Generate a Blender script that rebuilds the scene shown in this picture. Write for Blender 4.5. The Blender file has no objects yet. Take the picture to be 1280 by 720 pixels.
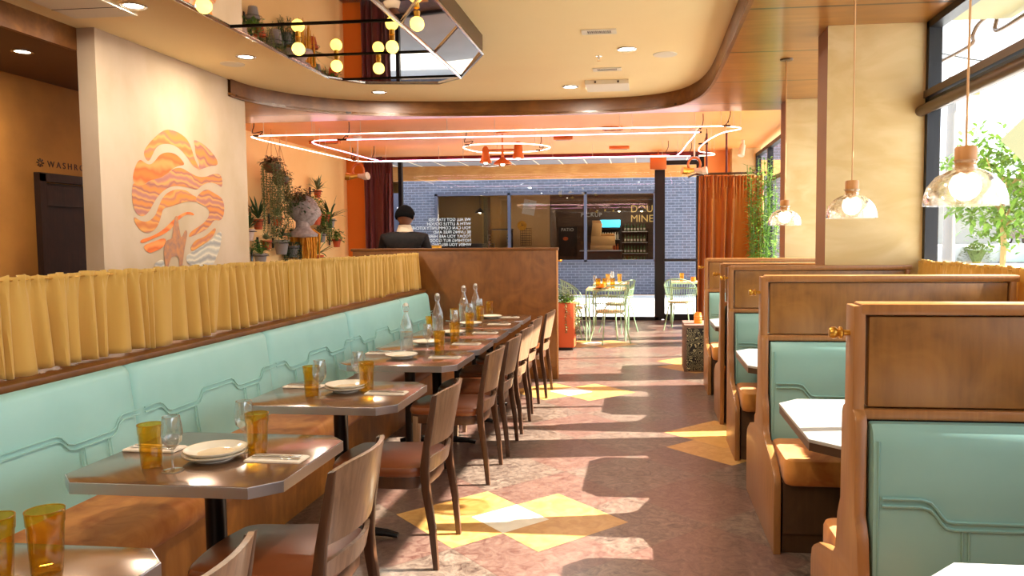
import bpy, bmesh, math, random
from mathutils import Vector, Matrix, Euler
from mathutils.geometry import tessellate_polygon
random.seed(7)
PI = math.pi
SC = bpy.context.scene
COL = SC.collection

# ---------------------------------------------------------------- camera
F_PX, PPX, PPY, VX, VY, EYE = 950.0, 700.0, 360.0, 805.0, 300.0, 1.52
yc = Vector(((VX-PPX)/F_PX, -(VY-PPY)/F_PX, -1.0)).normalized()
zc = (Vector((0, 1, 0)) - yc*yc.y).normalized()
xc = yc.cross(zc)
RW = Matrix((xc, yc, zc))            # camera axes -> world axes
cam_d = bpy.data.cameras.new('camera'); cam = bpy.data.objects.new('camera', cam_d); COL.objects.link(cam)
cam_d.sensor_width = 36; cam_d.lens = F_PX/1280*36
cam_d.shift_x = (640-PPX)/1280; cam_d.shift_y = (PPY-360)/1280
cam_d.clip_start = .05; cam_d.clip_end = 400
cam.matrix_world = Matrix.Translation((0, 0, EYE)) @ RW.to_4x4()
SC.camera = cam
def at(x, y, ax, val):               # where the sight line through a photo point meets a plane of the place
    r = RW @ Vector(((x-PPX)/F_PX, -(y-PPY)/F_PX, -1.0)); o = Vector((0, 0, EYE))
    return o + r*((val-o[ax])/r[ax])

# ---------------------------------------------------------------- world, sun, exposure
vs = SC.view_settings
SC.display_settings.display_device = 'sRGB'
vs.view_transform = 'Standard'; vs.look = 'None'; vs.exposure = 1.6; vs.gamma = 1.0; vs.use_curve_mapping = False
SC.cycles.use_denoising = True
SC.cycles.max_bounces = 10; SC.cycles.diffuse_bounces = 5; SC.cycles.glossy_bounces = 5
SC.cycles.transparent_max_bounces = 32; SC.cycles.transmission_bounces = 8
SC.cycles.sample_clamp_indirect = 6.0
SC.cycles.caustics_reflective = False; SC.cycles.caustics_refractive = False
W = bpy.data.worlds.new('sky'); SC.world = W; W.use_nodes = True
wn = W.node_tree.nodes; wl = W.node_tree.links
bg = wn['Background']; bg.inputs['Strength'].default_value = 1.45
tc = wn.new('ShaderNodeTexCoord'); sx = wn.new('ShaderNodeSeparateXYZ'); rp = wn.new('ShaderNodeValToRGB')
wl.new(tc.outputs['Generated'], sx.inputs[0]); wl.new(sx.outputs['Z'], rp.inputs[0]); wl.new(rp.outputs[0], bg.inputs['Color'])
rp.color_ramp.elements[0].color = (.90, .95, 1, 1); rp.color_ramp.elements[1].color = (.62, .78, 1, 1)
sun_d = bpy.data.lights.new('sun', 'SUN'); sun_d.energy = 11; sun_d.color = (1, .95, .86); sun_d.angle = math.radians(.6)
sun = bpy.data.objects.new('sun', sun_d); COL.objects.link(sun)
sun.rotation_euler = Vector((-1, -.17, -.745)).to_track_quat('-Z', 'Y').to_euler()

# ---------------------------------------------------------------- materials
def s2l(c):
    return tuple(((v/255)/12.92 if v/255 <= .04045 else ((v/255+.055)/1.055)**2.4) for v in c)
def rgb(c): return (*s2l(c), 1)
def new_mat(name):
    m = bpy.data.materials.new(name); m.use_nodes = True
    return m, m.node_tree.nodes, m.node_tree.links, m.node_tree.nodes['Principled BSDF']
def mat(name, c, rough=.5, metal=0, c2=None, scale=8, stretch=(1, 1, 1), bump=0, emit=None, es=0, detail=4, spec=.5, sheen=0, lo=.35, hi=.65, dist=0, coat=0):
    m, n, l, b = new_mat(name)
    b.inputs['Base Color'].default_value = rgb(c); b.inputs['Roughness'].default_value = rough
    b.inputs['Metallic'].default_value = metal; b.inputs['Specular IOR Level'].default_value = spec
    if coat: b.inputs['Coat Weight'].default_value = coat; b.inputs['Coat Roughness'].default_value = .12
    if sheen: b.inputs['Sheen Weight'].default_value = sheen
    if c2 or bump:
        t = n.new('ShaderNodeTexCoord'); mp = n.new('ShaderNodeMapping'); mp.inputs['Scale'].default_value = stretch
        nz = n.new('ShaderNodeTexNoise'); nz.inputs['Scale'].default_value = scale; nz.inputs['Detail'].default_value = detail
        nz.inputs['Distortion'].default_value = dist
        l.new(t.outputs['Object'], mp.inputs[0]); l.new(mp.outputs[0], nz.inputs['Vector'])
        if c2:
            r = n.new('ShaderNodeValToRGB'); r.color_ramp.elements[0].color = rgb(c); r.color_ramp.elements[1].color = rgb(c2)
            r.color_ramp.elements[0].position = lo; r.color_ramp.elements[1].position = hi
            l.new(nz.outputs['Fac'], r.inputs[0]); l.new(r.outputs[0], b.inputs['Base Color'])
        if bump:
            bp = n.new('ShaderNodeBump'); bp.inputs['Strength'].default_value = bump; bp.inputs['Distance'].default_value = .01
            l.new(nz.outputs['Fac'], bp.inputs['Height']); l.new(bp.outputs[0], b.inputs['Normal'])
    if emit: b.inputs['Emission Color'].default_value = rgb(emit); b.inputs['Emission Strength'].default_value = es
    return m
def glass(name, tint=(1, 1, 1), rough=.02, refl=1.0, ior=1.45, body=0, bodyc=(200, 150, 60)):
    m, n, l, b = new_mat(name); n.remove(b); o = n['Material Output']
    tr = n.new('ShaderNodeBsdfTransparent'); tr.inputs[0].default_value = (*tint, 1)
    gl = n.new('ShaderNodeBsdfGlossy'); gl.inputs['Roughness'].default_value = rough
    fr = n.new('ShaderNodeLayerWeight'); fr.inputs['Blend'].default_value = .5
    pw = n.new('ShaderNodeMath'); pw.operation = 'POWER'; pw.inputs[1].default_value = 3.5; l.new(fr.outputs['Facing'], pw.inputs[0])
    mu = n.new('ShaderNodeMath'); mu.operation = 'MULTIPLY_ADD'; mu.inputs[1].default_value = min(1, refl*.38); mu.inputs[2].default_value = .03*refl; mu.use_clamp = True
    mx = n.new('ShaderNodeMixShader'); l.new(pw.outputs[0], mu.inputs[0]); l.new(mu.outputs[0], mx.inputs[0])
    l.new(gl.outputs[0], mx.inputs[2])
    if body:
        df = n.new('ShaderNodeBsdfTranslucent'); df.inputs[0].default_value = rgb(bodyc)
        m2 = n.new('ShaderNodeMixShader'); m2.inputs[0].default_value = body
        l.new(tr.outputs[0], m2.inputs[1]); l.new(df.outputs[0], m2.inputs[2]); l.new(m2.outputs[0], mx.inputs[1])
    else: l.new(tr.outputs[0], mx.inputs[1])
    l.new(mx.outputs[0], o.inputs[0]); return m
def wood(name, c, c2, c3, axis='X', rough=.35, scale=3.0, blotch=1.2, stretch=14, coat=0):
    m, n, l, b = new_mat(name)
    t = n.new('ShaderNodeTexCoord'); mp = n.new('ShaderNodeMapping'); s = [stretch]*3; s['XYZ'.index(axis)] = 1
    mp.inputs['Scale'].default_value = s; nz = n.new('ShaderNodeTexNoise'); nz.inputs['Scale'].default_value = scale
    nz.inputs['Detail'].default_value = 6; nz.inputs['Distortion'].default_value = .6
    l.new(t.outputs['Object'], mp.inputs[0]); l.new(mp.outputs[0], nz.inputs['Vector'])
    n2 = n.new('ShaderNodeTexNoise'); n2.inputs['Scale'].default_value = blotch*3; n2.inputs['Detail'].default_value = 5; n2.inputs['Distortion'].default_value = 1.5
    l.new(t.outputs['Object'], n2.inputs['Vector'])
    r = n.new('ShaderNodeValToRGB'); r.color_ramp.elements[0].color = rgb(c); r.color_ramp.elements[1].color = rgb(c2)
    r.color_ramp.elements[0].position = .35; r.color_ramp.elements[1].position = .68
    l.new(nz.outputs['Fac'], r.inputs[0])
    r2 = n.new('ShaderNodeValToRGB'); r2.color_ramp.elements[0].position = .38; r2.color_ramp.elements[1].position = .72
    l.new(n2.outputs['Fac'], r2.inputs[0])
    mx = n.new('ShaderNodeMix'); mx.data_type = 'RGBA'; mx.inputs['B'].default_value = rgb(c3)
    l.new(r2.outputs[0], mx.inputs['Factor']); l.new(r.outputs[0], mx.inputs['A']); l.new(mx.outputs['Result'], b.inputs['Base Color'])
    b.inputs['Roughness'].default_value = rough
    if coat: b.inputs['Coat Weight'].default_value = coat; b.inputs['Coat Roughness'].default_value = .15
    return m
M = {}
M['plaster_beige'] = mat('plaster_beige', (194, 170, 144), .85, c2=(180, 156, 124), scale=2.2, stretch=(1, 1, .6), bump=.15, detail=8)
M['plaster_yellow'] = mat('plaster_yellow', (202, 170, 112), .7, c2=(216, 188, 136), scale=2.0, stretch=(1, 1, 2.5), bump=.12, detail=8, dist=1)
M['plaster_ochre'] = mat('plaster_ochre', (190, 128, 52), .75, c2=(160, 104, 40), scale=1.6, bump=.1, detail=8)
M['paint_apricot'] = mat('paint_apricot', (246, 200, 126), .75, c2=(250, 208, 138), scale=1.0)
M['paint_orange'] = mat('paint_orange', (242, 162, 90), .55, c2=(246, 168, 96), scale=.8)
M['paint_pilaster'] = mat('paint_pilaster', (226, 128, 34), .7)
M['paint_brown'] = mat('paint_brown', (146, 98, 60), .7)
M['paint_back'] = mat('paint_back', (92, 60, 34), .8)
M['ceiling_cream'] = mat('ceiling_cream', (248, 224, 168), .8, c2=(244, 216, 158), scale=.7, detail=6)
M['ceiling_dark'] = mat('ceiling_dark', (96, 62, 34), .6)
M['wood_booth'] = wood('wood_booth', (118, 76, 28), (136, 90, 36), (156, 108, 50), 'Z', .38, 4, 1.2, 10)
M['wood_trim'] = wood('wood_trim', (148, 98, 52), (168, 114, 62), (156, 104, 56), 'Z', .35, 5, .6, 12)
M['wood_partition'] = wood('wood_partition', (102, 58, 16), (120, 70, 22), (138, 86, 34), 'Z', .4, 3, 1.1, 8)
M['wood_bench'] = wood('wood_bench', (170, 104, 40), (192, 124, 54), (146, 88, 34), 'Z', .45, 3, 1.0, 8)
M['wood_dark'] = wood('wood_dark', (46, 24, 12), (62, 34, 18), (40, 22, 12), 'Z', .65)
M['wood_kick'] = wood('wood_kick', (84, 54, 28), (98, 66, 36), (76, 48, 26), 'Z', .5)
M['wood_chair'] = wood('wood_chair', (112, 84, 60), (146, 114, 86), (136, 104, 76), 'Z', .38, 4, .8, 12, coat=.3)
M['wood_chair_dark'] = wood('wood_chair_dark', (60, 34, 18), (82, 50, 28), (70, 42, 22), 'Z', .4, 4, .8, 12)
M['wood_fascia'] = wood('wood_fascia', (112, 66, 20), (132, 82, 30), (96, 54, 18), 'X', .4, 3, .8, 6)
M['wood_cedar'] = wood('wood_cedar', (206, 140, 72), (226, 166, 96), (196, 128, 62), 'X', .6, 5, .4, 10)
M['wood_cap'] = wood('wood_cap', (186, 124, 62), (206, 146, 80), (190, 130, 70), 'Z', .5)
M['seam'] = mat('seam', (30, 18, 10), .8)
M['teal'] = mat('teal', (128, 170, 160), .42, c2=(136, 178, 168), scale=3, bump=.02)
M['teal_light'] = mat('teal_light', (150, 198, 188), .42, c2=(158, 204, 194), scale=3, bump=.02)
M['teal_bead'] = mat('teal_bead', (126, 168, 156), .4)
M['suede'] = mat('suede', (174, 98, 32), .95, c2=(210, 138, 62), scale=7, stretch=(1, 1, 1), bump=.35, detail=8, sheen=.12, dist=.8)
M['leather'] = mat('leather', (108, 56, 26), .34, c2=(122, 64, 30), scale=4, bump=.03)
M['mustard'] = mat('mustard', (212, 162, 66), .9, c2=(198, 148, 56), scale=60, bump=.05, sheen=.2)
M['velvet'] = mat('velvet', (206, 116, 24), .75, c2=(192, 104, 20), scale=30, sheen=.6)
M['maroon'] = mat('maroon', (92, 28, 30), .7, sheen=.3)
M['header_red'] = mat('header_red', (122, 10, 18), .5)
M['laminate'] = mat('laminate', (124, 92, 66), .17, metal=.6, c2=(136, 102, 74), scale=2, spec=.6, coat=.2)
M['steel'] = mat('steel', (196, 196, 200), .32, metal=1)
M['steel_bright'] = mat('steel_bright', (214, 214, 214), .18, metal=1)
M['bronze'] = mat('bronze', (92, 70, 52), .35, metal=.6)
M['black'] = mat('black', (14, 12, 12), .3)
M['black_frame'] = mat('black_frame', (32, 30, 32), .4, metal=.4)
M['grey_frame'] = mat('grey_frame', (82, 86, 104), .4, metal=.5)
M['ceramic'] = mat('ceramic', (236, 226, 206), .18, coat=.4)
M['ceramic_tan'] = mat('ceramic_tan', (222, 200, 164), .25, c2=(206, 180, 140), scale=9)
M['table_brown'] = mat('table_brown', (132, 100, 84), .75, c2=(112, 84, 70), scale=30)
M['napkin'] = mat('napkin', (240, 226, 208), .9, c2=(226, 208, 186), scale=30, bump=.05)
M['marble'] = mat('marble', (178, 176, 170), .35, c2=(166, 162, 156), scale=3, detail=8, dist=1.2)
M['glass_clear'] = glass('glass_clear', (.95, .965, .965), .03, 4.5, body=.05, bodyc=(255, 250, 240))
M['glass_pane'] = glass('glass_pane', (.98, .99, .99), .0, .6)
M['glass_shop'] = glass('glass_shop', (.93, .93, .92), .0, 1.5)
M['glass_amber'] = glass('glass_amber', (.96, .82, .36), .03, 3.0, body=.09, bodyc=(236, 186, 50))
M['glass_dimple'] = glass('glass_dimple', (.93, .90, .86), .08, 3.5, body=.12, bodyc=(255, 240, 215))
def add_bump(m, scale, strength):
    n = m.node_tree.nodes; l = m.node_tree.links
    t = n.new('ShaderNodeTexCoord'); v = n.new('ShaderNodeTexVoronoi'); v.inputs['Scale'].default_value = scale
    b = n.new('ShaderNodeBump'); b.inputs['Strength'].default_value = strength; b.inputs['Distance'].default_value = .02
    l.new(t.outputs['Object'], v.inputs['Vector']); l.new(v.outputs['Distance'], b.inputs['Height'])
    for x in n:
        if x.bl_idname in ('ShaderNodeBsdfGlossy', 'ShaderNodeLayerWeight'): l.new(b.outputs[0], x.inputs['Normal'])
add_bump(M['glass_dimple'], 26, 1.0)
M['mirror'] = mat('mirror', (232, 224, 214), .02, metal=1)
M['bulb'] = mat('bulb', (255, 226, 120), .3, emit=(255, 206, 84), es=1.6)
M['bulb_white'] = mat('bulb_white', (255, 248, 230), .3, emit=(255, 240, 210), es=2.2)
M['lamp_lens'] = mat('lamp_lens', (255, 255, 255), .3, emit=(255, 246, 226), es=5)
M['neon'] = mat('neon', (255, 210, 195), .3, emit=(255, 205, 180), es=4.4)
M['neon_lilac'] = mat('neon_lilac', (230, 180, 255), .3, emit=(255, 165, 200), es=4)
M['white_paint'] = mat('white_paint', (226, 214, 190), .6)
M['vent_dark'] = mat('vent_dark', (60, 44, 28), .7)
M['terracotta'] = mat('terracotta', (198, 92, 48), .8, c2=(186, 82, 42), scale=12)
M['pot_pale'] = mat('pot_pale', (206, 178, 160), .7)
M['pot_grey'] = mat('pot_grey', (140, 132, 126), .7)
M['planter_orange'] = mat('planter_orange', (206, 88, 40), .6)
M['leaf'] = mat('leaf', (70, 112, 40), .5, c2=(110, 150, 56), scale=14)
M['leaf_dark'] = mat('leaf_dark', (42, 74, 40), .5, c2=(70, 100, 52), scale=14)
M['leaf_grey'] = mat('leaf_grey', (126, 134, 82), .6, c2=(96, 108, 60), scale=20)
M['leaf_red'] = mat('leaf_red', (116, 60, 44), .6, c2=(84, 92, 52), scale=24)
M['leaf_lime'] = mat('leaf_lime', (134, 168, 48), .5, c2=(92, 132, 34), scale=6)
M['moss_gold'] = mat('moss_gold', (226, 164, 52), .9, c2=(200, 138, 36), scale=14)
M['stone'] = mat('stone', (186, 176, 168), .8, c2=(150, 138, 132), scale=18, bump=.2)
M['cord'] = mat('cord', (206, 160, 110), .8)
M['cord_white'] = mat('cord_white', (214, 196, 168), .8)
M['mint'] = mat('mint', (150, 178, 138), .4)
M['seat_straw'] = mat('seat_straw', (206, 180, 132), .8)
M['copper'] = mat('copper', (212, 122, 66), .35, metal=.7)
M['brass'] = mat('brass', (206, 154, 62), .3, metal=.8)
M['amber_glass_wax'] = mat('amber_glass_wax', (214, 92, 20), .3, emit=(255, 120, 20), es=.3)
M['jacket'] = mat('jacket', (20, 15, 13), .65, c2=(30, 23, 20), scale=30, spec=.15)
M['trousers'] = mat('trousers', (36, 36, 42), .8)
M['skin'] = mat('skin', (120, 74, 50), .5)
M['hair'] = mat('hair', (8, 6, 6), 1, c2=(14, 11, 10), scale=120, bump=.3, spec=.1)
M['shirt'] = mat('shirt', (206, 184, 156), .85)
M['paving'] = mat('paving', (206, 204, 200), .9, c2=(196, 194, 188), scale=1.2)
M['asphalt'] = mat('asphalt', (150, 148, 146), .9)
M['soffit'] = mat('soffit', (120, 122, 132), .6)
M['sign_board'] = mat('sign_board', (140, 136, 98), .6)
M['sign_gold'] = mat('sign_gold', (206, 170, 100), .5, emit=(206, 170, 100), es=.25)
M['letter_white'] = mat('letter_white', (200, 198, 192), .6)
M['letter_dark'] = mat('letter_dark', (66, 36, 22), .6)
M['shop_plank'] = wood('shop_plank', (58, 38, 24), (88, 58, 34), (70, 46, 28), 'X', .6, 2, .8, 9)
M['shop_wall'] = mat('shop_wall', (150, 118, 64), .8)
M['shop_beige'] = mat('shop_beige', (196, 158, 112), .8)
M['cardboard'] = mat('cardboard', (196, 154, 102), .85)
M['cooler_blue'] = mat('cooler_blue', (60, 190, 230), .4, emit=(60, 190, 235), es=1.2)
M['paper'] = mat('paper', (216, 208, 200), .8)
M['truck'] = mat('truck', (92, 74, 66), .4)
M['tire'] = mat('tire', (24, 24, 24), .8)
M['building_white'] = mat('building_white', (214, 212, 204), .8)
M['building_dark'] = mat('building_dark', (104, 88, 76), .8)
M['pole_wood'] = mat('pole_wood', (190, 150, 90), .8)
M['hedge'] = mat('hedge', (116, 132, 70), .8, c2=(90, 110, 50), scale=8)
M['lid_green'] = mat('lid_green', (170, 196, 176), .5)
# seams across the timber ceiling
def seam_wood(name, base, y0, pitch, rough):
    m = wood(name, *base, 'X', rough, 2.2, .5, 9, coat=.25); n = m.node_tree.nodes; l = m.node_tree.links; b = n['Principled BSDF']
    src = b.inputs['Base Color'].links[0].from_socket
    t = n.new('ShaderNodeTexCoord'); s = n.new('ShaderNodeSeparateXYZ'); l.new(t.outputs['Object'], s.inputs[0])
    a = n.new('ShaderNodeMath'); a.operation = 'SUBTRACT'; a.inputs[1].default_value = y0; l.new(s.outputs['Y'], a.inputs[0])
    d = n.new('ShaderNodeMath'); d.operation = 'DIVIDE'; d.inputs[1].default_value = pitch; l.new(a.outputs[0], d.inputs[0])
    f = n.new('ShaderNodeMath'); f.operation = 'FRACT'; l.new(d.outputs[0], f.inputs[0])
    c = n.new('ShaderNodeMath'); c.operation = 'LESS_THAN'; c.inputs[1].default_value = .03/pitch; l.new(f.outputs[0], c.inputs[0])
    mx = n.new('ShaderNodeMix'); mx.data_type = 'RGBA'; mx.inputs['B'].default_value = rgb((40, 22, 10))
    l.new(c.outputs[0], mx.inputs['Factor']); l.new(src, mx.inputs['A']); l.new(mx.outputs['Result'], b.inputs['Base Color'])
    return m
M['ceiling_wood'] = seam_wood('ceiling_wood', ((140, 90, 34), (162, 108, 46), (130, 80, 30)), 5.23, 1.18, .28)
def brick(name, c, c2, mortar, sx=4, off='XZ'):
    m, n, l, b = new_mat(name)
    t = n.new('ShaderNodeTexCoord'); s = n.new('ShaderNodeSeparateXYZ'); cb = n.new('ShaderNodeCombineXYZ')
    l.new(t.outputs['Object'], s.inputs[0]); l.new(s.outputs[off[0]], cb.inputs[0]); l.new(s.outputs[off[1]], cb.inputs[1])
    br = n.new('ShaderNodeTexBrick'); br.inputs['Scale'].default_value = sx
    br.inputs['Color1'].default_value = rgb(c); br.inputs['Color2'].default_value = rgb(c2); br.inputs['Mortar'].default_value = rgb(mortar)
    br.inputs['Mortar Size'].default_value = .022; br.inputs['Row Height'].default_value = .3; br.inputs['Brick Width'].default_value = .85
    l.new(cb.outputs[0], br.inputs['Vector']); l.new(br.outputs['Color'], b.inputs['Base Color']); b.inputs['Roughness'].default_value = .8
    return m
M['brick'] = brick('brick', (66, 70, 84), (80, 84, 100), (122, 124, 138))
def floor_mat(name, c, c2, c3, rough=.3, scale=10):
    m, n, l, b = new_mat(name)
    t = n.new('ShaderNodeTexCoord')
    nz = n.new('ShaderNodeTexNoise'); nz.inputs['Scale'].default_value = scale; nz.inputs['Detail'].default_value = 10; nz.inputs['Roughness'].default_value = .75; nz.inputs['Distortion'].default_value = 1.5
    l.new(t.outputs['Object'], nz.inputs['Vector'])
    r = n.new('ShaderNodeValToRGB'); r.color_ramp.elements[0].position = .36; r.color_ramp.elements[1].position = .66
    r.color_ramp.elements[0].color = rgb(c); r.color_ramp.elements[1].color = rgb(c2); l.new(nz.outputs['Fac'], r.inputs[0])
    # square tiles laid at 45 degrees, every other one a shade redder, with a fine joint
    mp = n.new('ShaderNodeMapping'); mp.vector_type = 'POINT'; mp.inputs['Rotation'].default_value = (0, 0, PI/4); mp.inputs['Scale'].default_value = (1/.609,)*3
    mp.inputs['Location'].default_value = FLOOR_OFF
    l.new(t.outputs['Object'], mp.inputs[0]); s = n.new('ShaderNodeSeparateXYZ'); l.new(mp.outputs[0], s.inputs[0])
    ck = n.new('ShaderNodeTexChecker'); ck.inputs['Scale'].default_value = 1; l.new(mp.outputs[0], ck.inputs['Vector'])
    ck.inputs['Color1'].default_value = (1, 1, 1, 1); ck.inputs['Color2'].default_value = (0, 0, 0, 1)
    k = n.new('ShaderNodeMath'); k.operation = 'MULTIPLY'; k.inputs[1].default_value = .36; l.new(ck.outputs['Fac'], k.inputs[0])
    mx = n.new('ShaderNodeMix'); mx.data_type = 'RGBA'; mx.inputs['B'].default_value = rgb(c3)
    l.new(k.outputs[0], mx.inputs['Factor']); l.new(r.outputs[0], mx.inputs['A'])
    prev = mx.outputs['Result']
    for ax in 'XY':
        f = n.new('ShaderNodeMath'); f.operation = 'FRACT'; l.new(s.outputs[ax], f.inputs[0])
        lt = n.new('ShaderNodeMath'); lt.operation = 'LESS_THAN'; lt.inputs[1].default_value = .008; l.new(f.outputs[0], lt.inputs[0])
        hf = n.new('ShaderNodeMath'); hf.operation = 'MULTIPLY'; hf.inputs[1].default_value = .45; l.new(lt.outputs[0], hf.inputs[0])
        m2 = n.new('ShaderNodeMix'); m2.data_type = 'RGBA'; m2.inputs['B'].default_value = rgb((70, 42, 36))
        l.new(hf.outputs[0], m2.inputs['Factor']); l.new(prev, m2.inputs['A']); prev = m2.outputs['Result']
    l.new(prev, b.inputs['Base Color'])
    b.inputs['Roughness'].default_value = rough; b.inputs['Specular IOR Level'].default_value = .6
    return m
FLOOR_OFF = (.279, .92, .5)
M['floor'] = floor_mat('floor', (60, 42, 36), (136, 116, 100), (104, 54, 46), .29, 14)
M['floor_yellow'] = mat('floor_yellow', (184, 132, 66), .35, c2=(200, 152, 88), scale=12, detail=10, dist=1.5)
M['floor_white'] = mat('floor_white', (236, 226, 204), .35, c2=(226, 214, 190), scale=12)
# painted strata
def strata(name, cols, ang=(0, 0, 0), scale=5):
    m, n, l, b = new_mat(name); scale = scale*.35
    t = n.new('ShaderNodeTexCoord'); w = n.new('ShaderNodeTexWave'); w.bands_direction = 'Z'; w.inputs['Scale'].default_value = scale
    w.inputs['Distortion'].default_value = 6; w.inputs['Detail'].default_value = 3; w.inputs['Detail Scale'].default_value = 1.2
    l.new(t.outputs['Object'], w.inputs['Vector']); r = n.new('ShaderNodeValToRGB')
    for i, c in enumerate(cols):
        e = r.color_ramp.elements[i] if i < 2 else r.color_ramp.elements.new(0)
    for i, c in enumerate(cols):
        e = r.color_ramp.elements[i]
        e.position = i/(len(cols)-1); e.color = rgb(c)
    l.new(w.outputs['Fac'], r.inputs[0]); l.new(r.outputs[0], b.inputs['Base Color']); b.inputs['Roughness'].default_value = .85
    return m
M['strata_ochre'] = strata('strata_ochre', [(206, 132, 56), (176, 108, 84), (214, 150, 74), (190, 110, 60)])
M['strata_orange'] = strata('strata_orange', [(224, 116, 46), (206, 96, 44), (232, 142, 74)])
M['strata_mauve'] = strata('strata_mauve', [(168, 108, 96), (214, 150, 80), (150, 92, 86), (206, 128, 60)])
M['strata_grey'] = strata('strata_grey', [(170, 164, 152), (214, 200, 172), (150, 146, 140)], scale=7)
M['paint_sepia'] = mat('paint_sepia', (186, 124, 76), .85, c2=(150, 110, 90), scale=20)
# carved black-and-gold pattern for the side table front
def swirl():
    m, n, l, b = new_mat('swirl_black_gold')
    t = n.new('ShaderNodeTexCoord'); v = n.new('ShaderNodeTexNoise'); v.inputs['Scale'].default_value = 7; v.inputs['Detail'].default_value = 0; v.inputs['Distortion'].default_value = 2.2
    l.new(t.outputs['Object'], v.inputs['Vector'])
    a = n.new('ShaderNodeMath'); a.operation = 'MULTIPLY'; a.inputs[1].default_value = 9; l.new(v.outputs['Fac'], a.inputs[0])
    f = n.new('ShaderNodeMath'); f.operation = 'FRACT'; l.new(a.outputs[0], f.inputs[0])
    r = n.new('ShaderNodeValToRGB'); r.color_ramp.interpolation = 'CONSTANT'
    r.color_ramp.elements[0].color = rgb((20, 18, 16)); r.color_ramp.elements[1].color = rgb((196, 186, 140)); r.color_ramp.elements[1].position = .78
    l.new(f.outputs[0], r.inputs[0]); l.new(r.outputs[0], b.inputs['Base Color']); b.inputs['Roughness'].default_value = .5
    return m
M['swirl'] = swirl()

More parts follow.
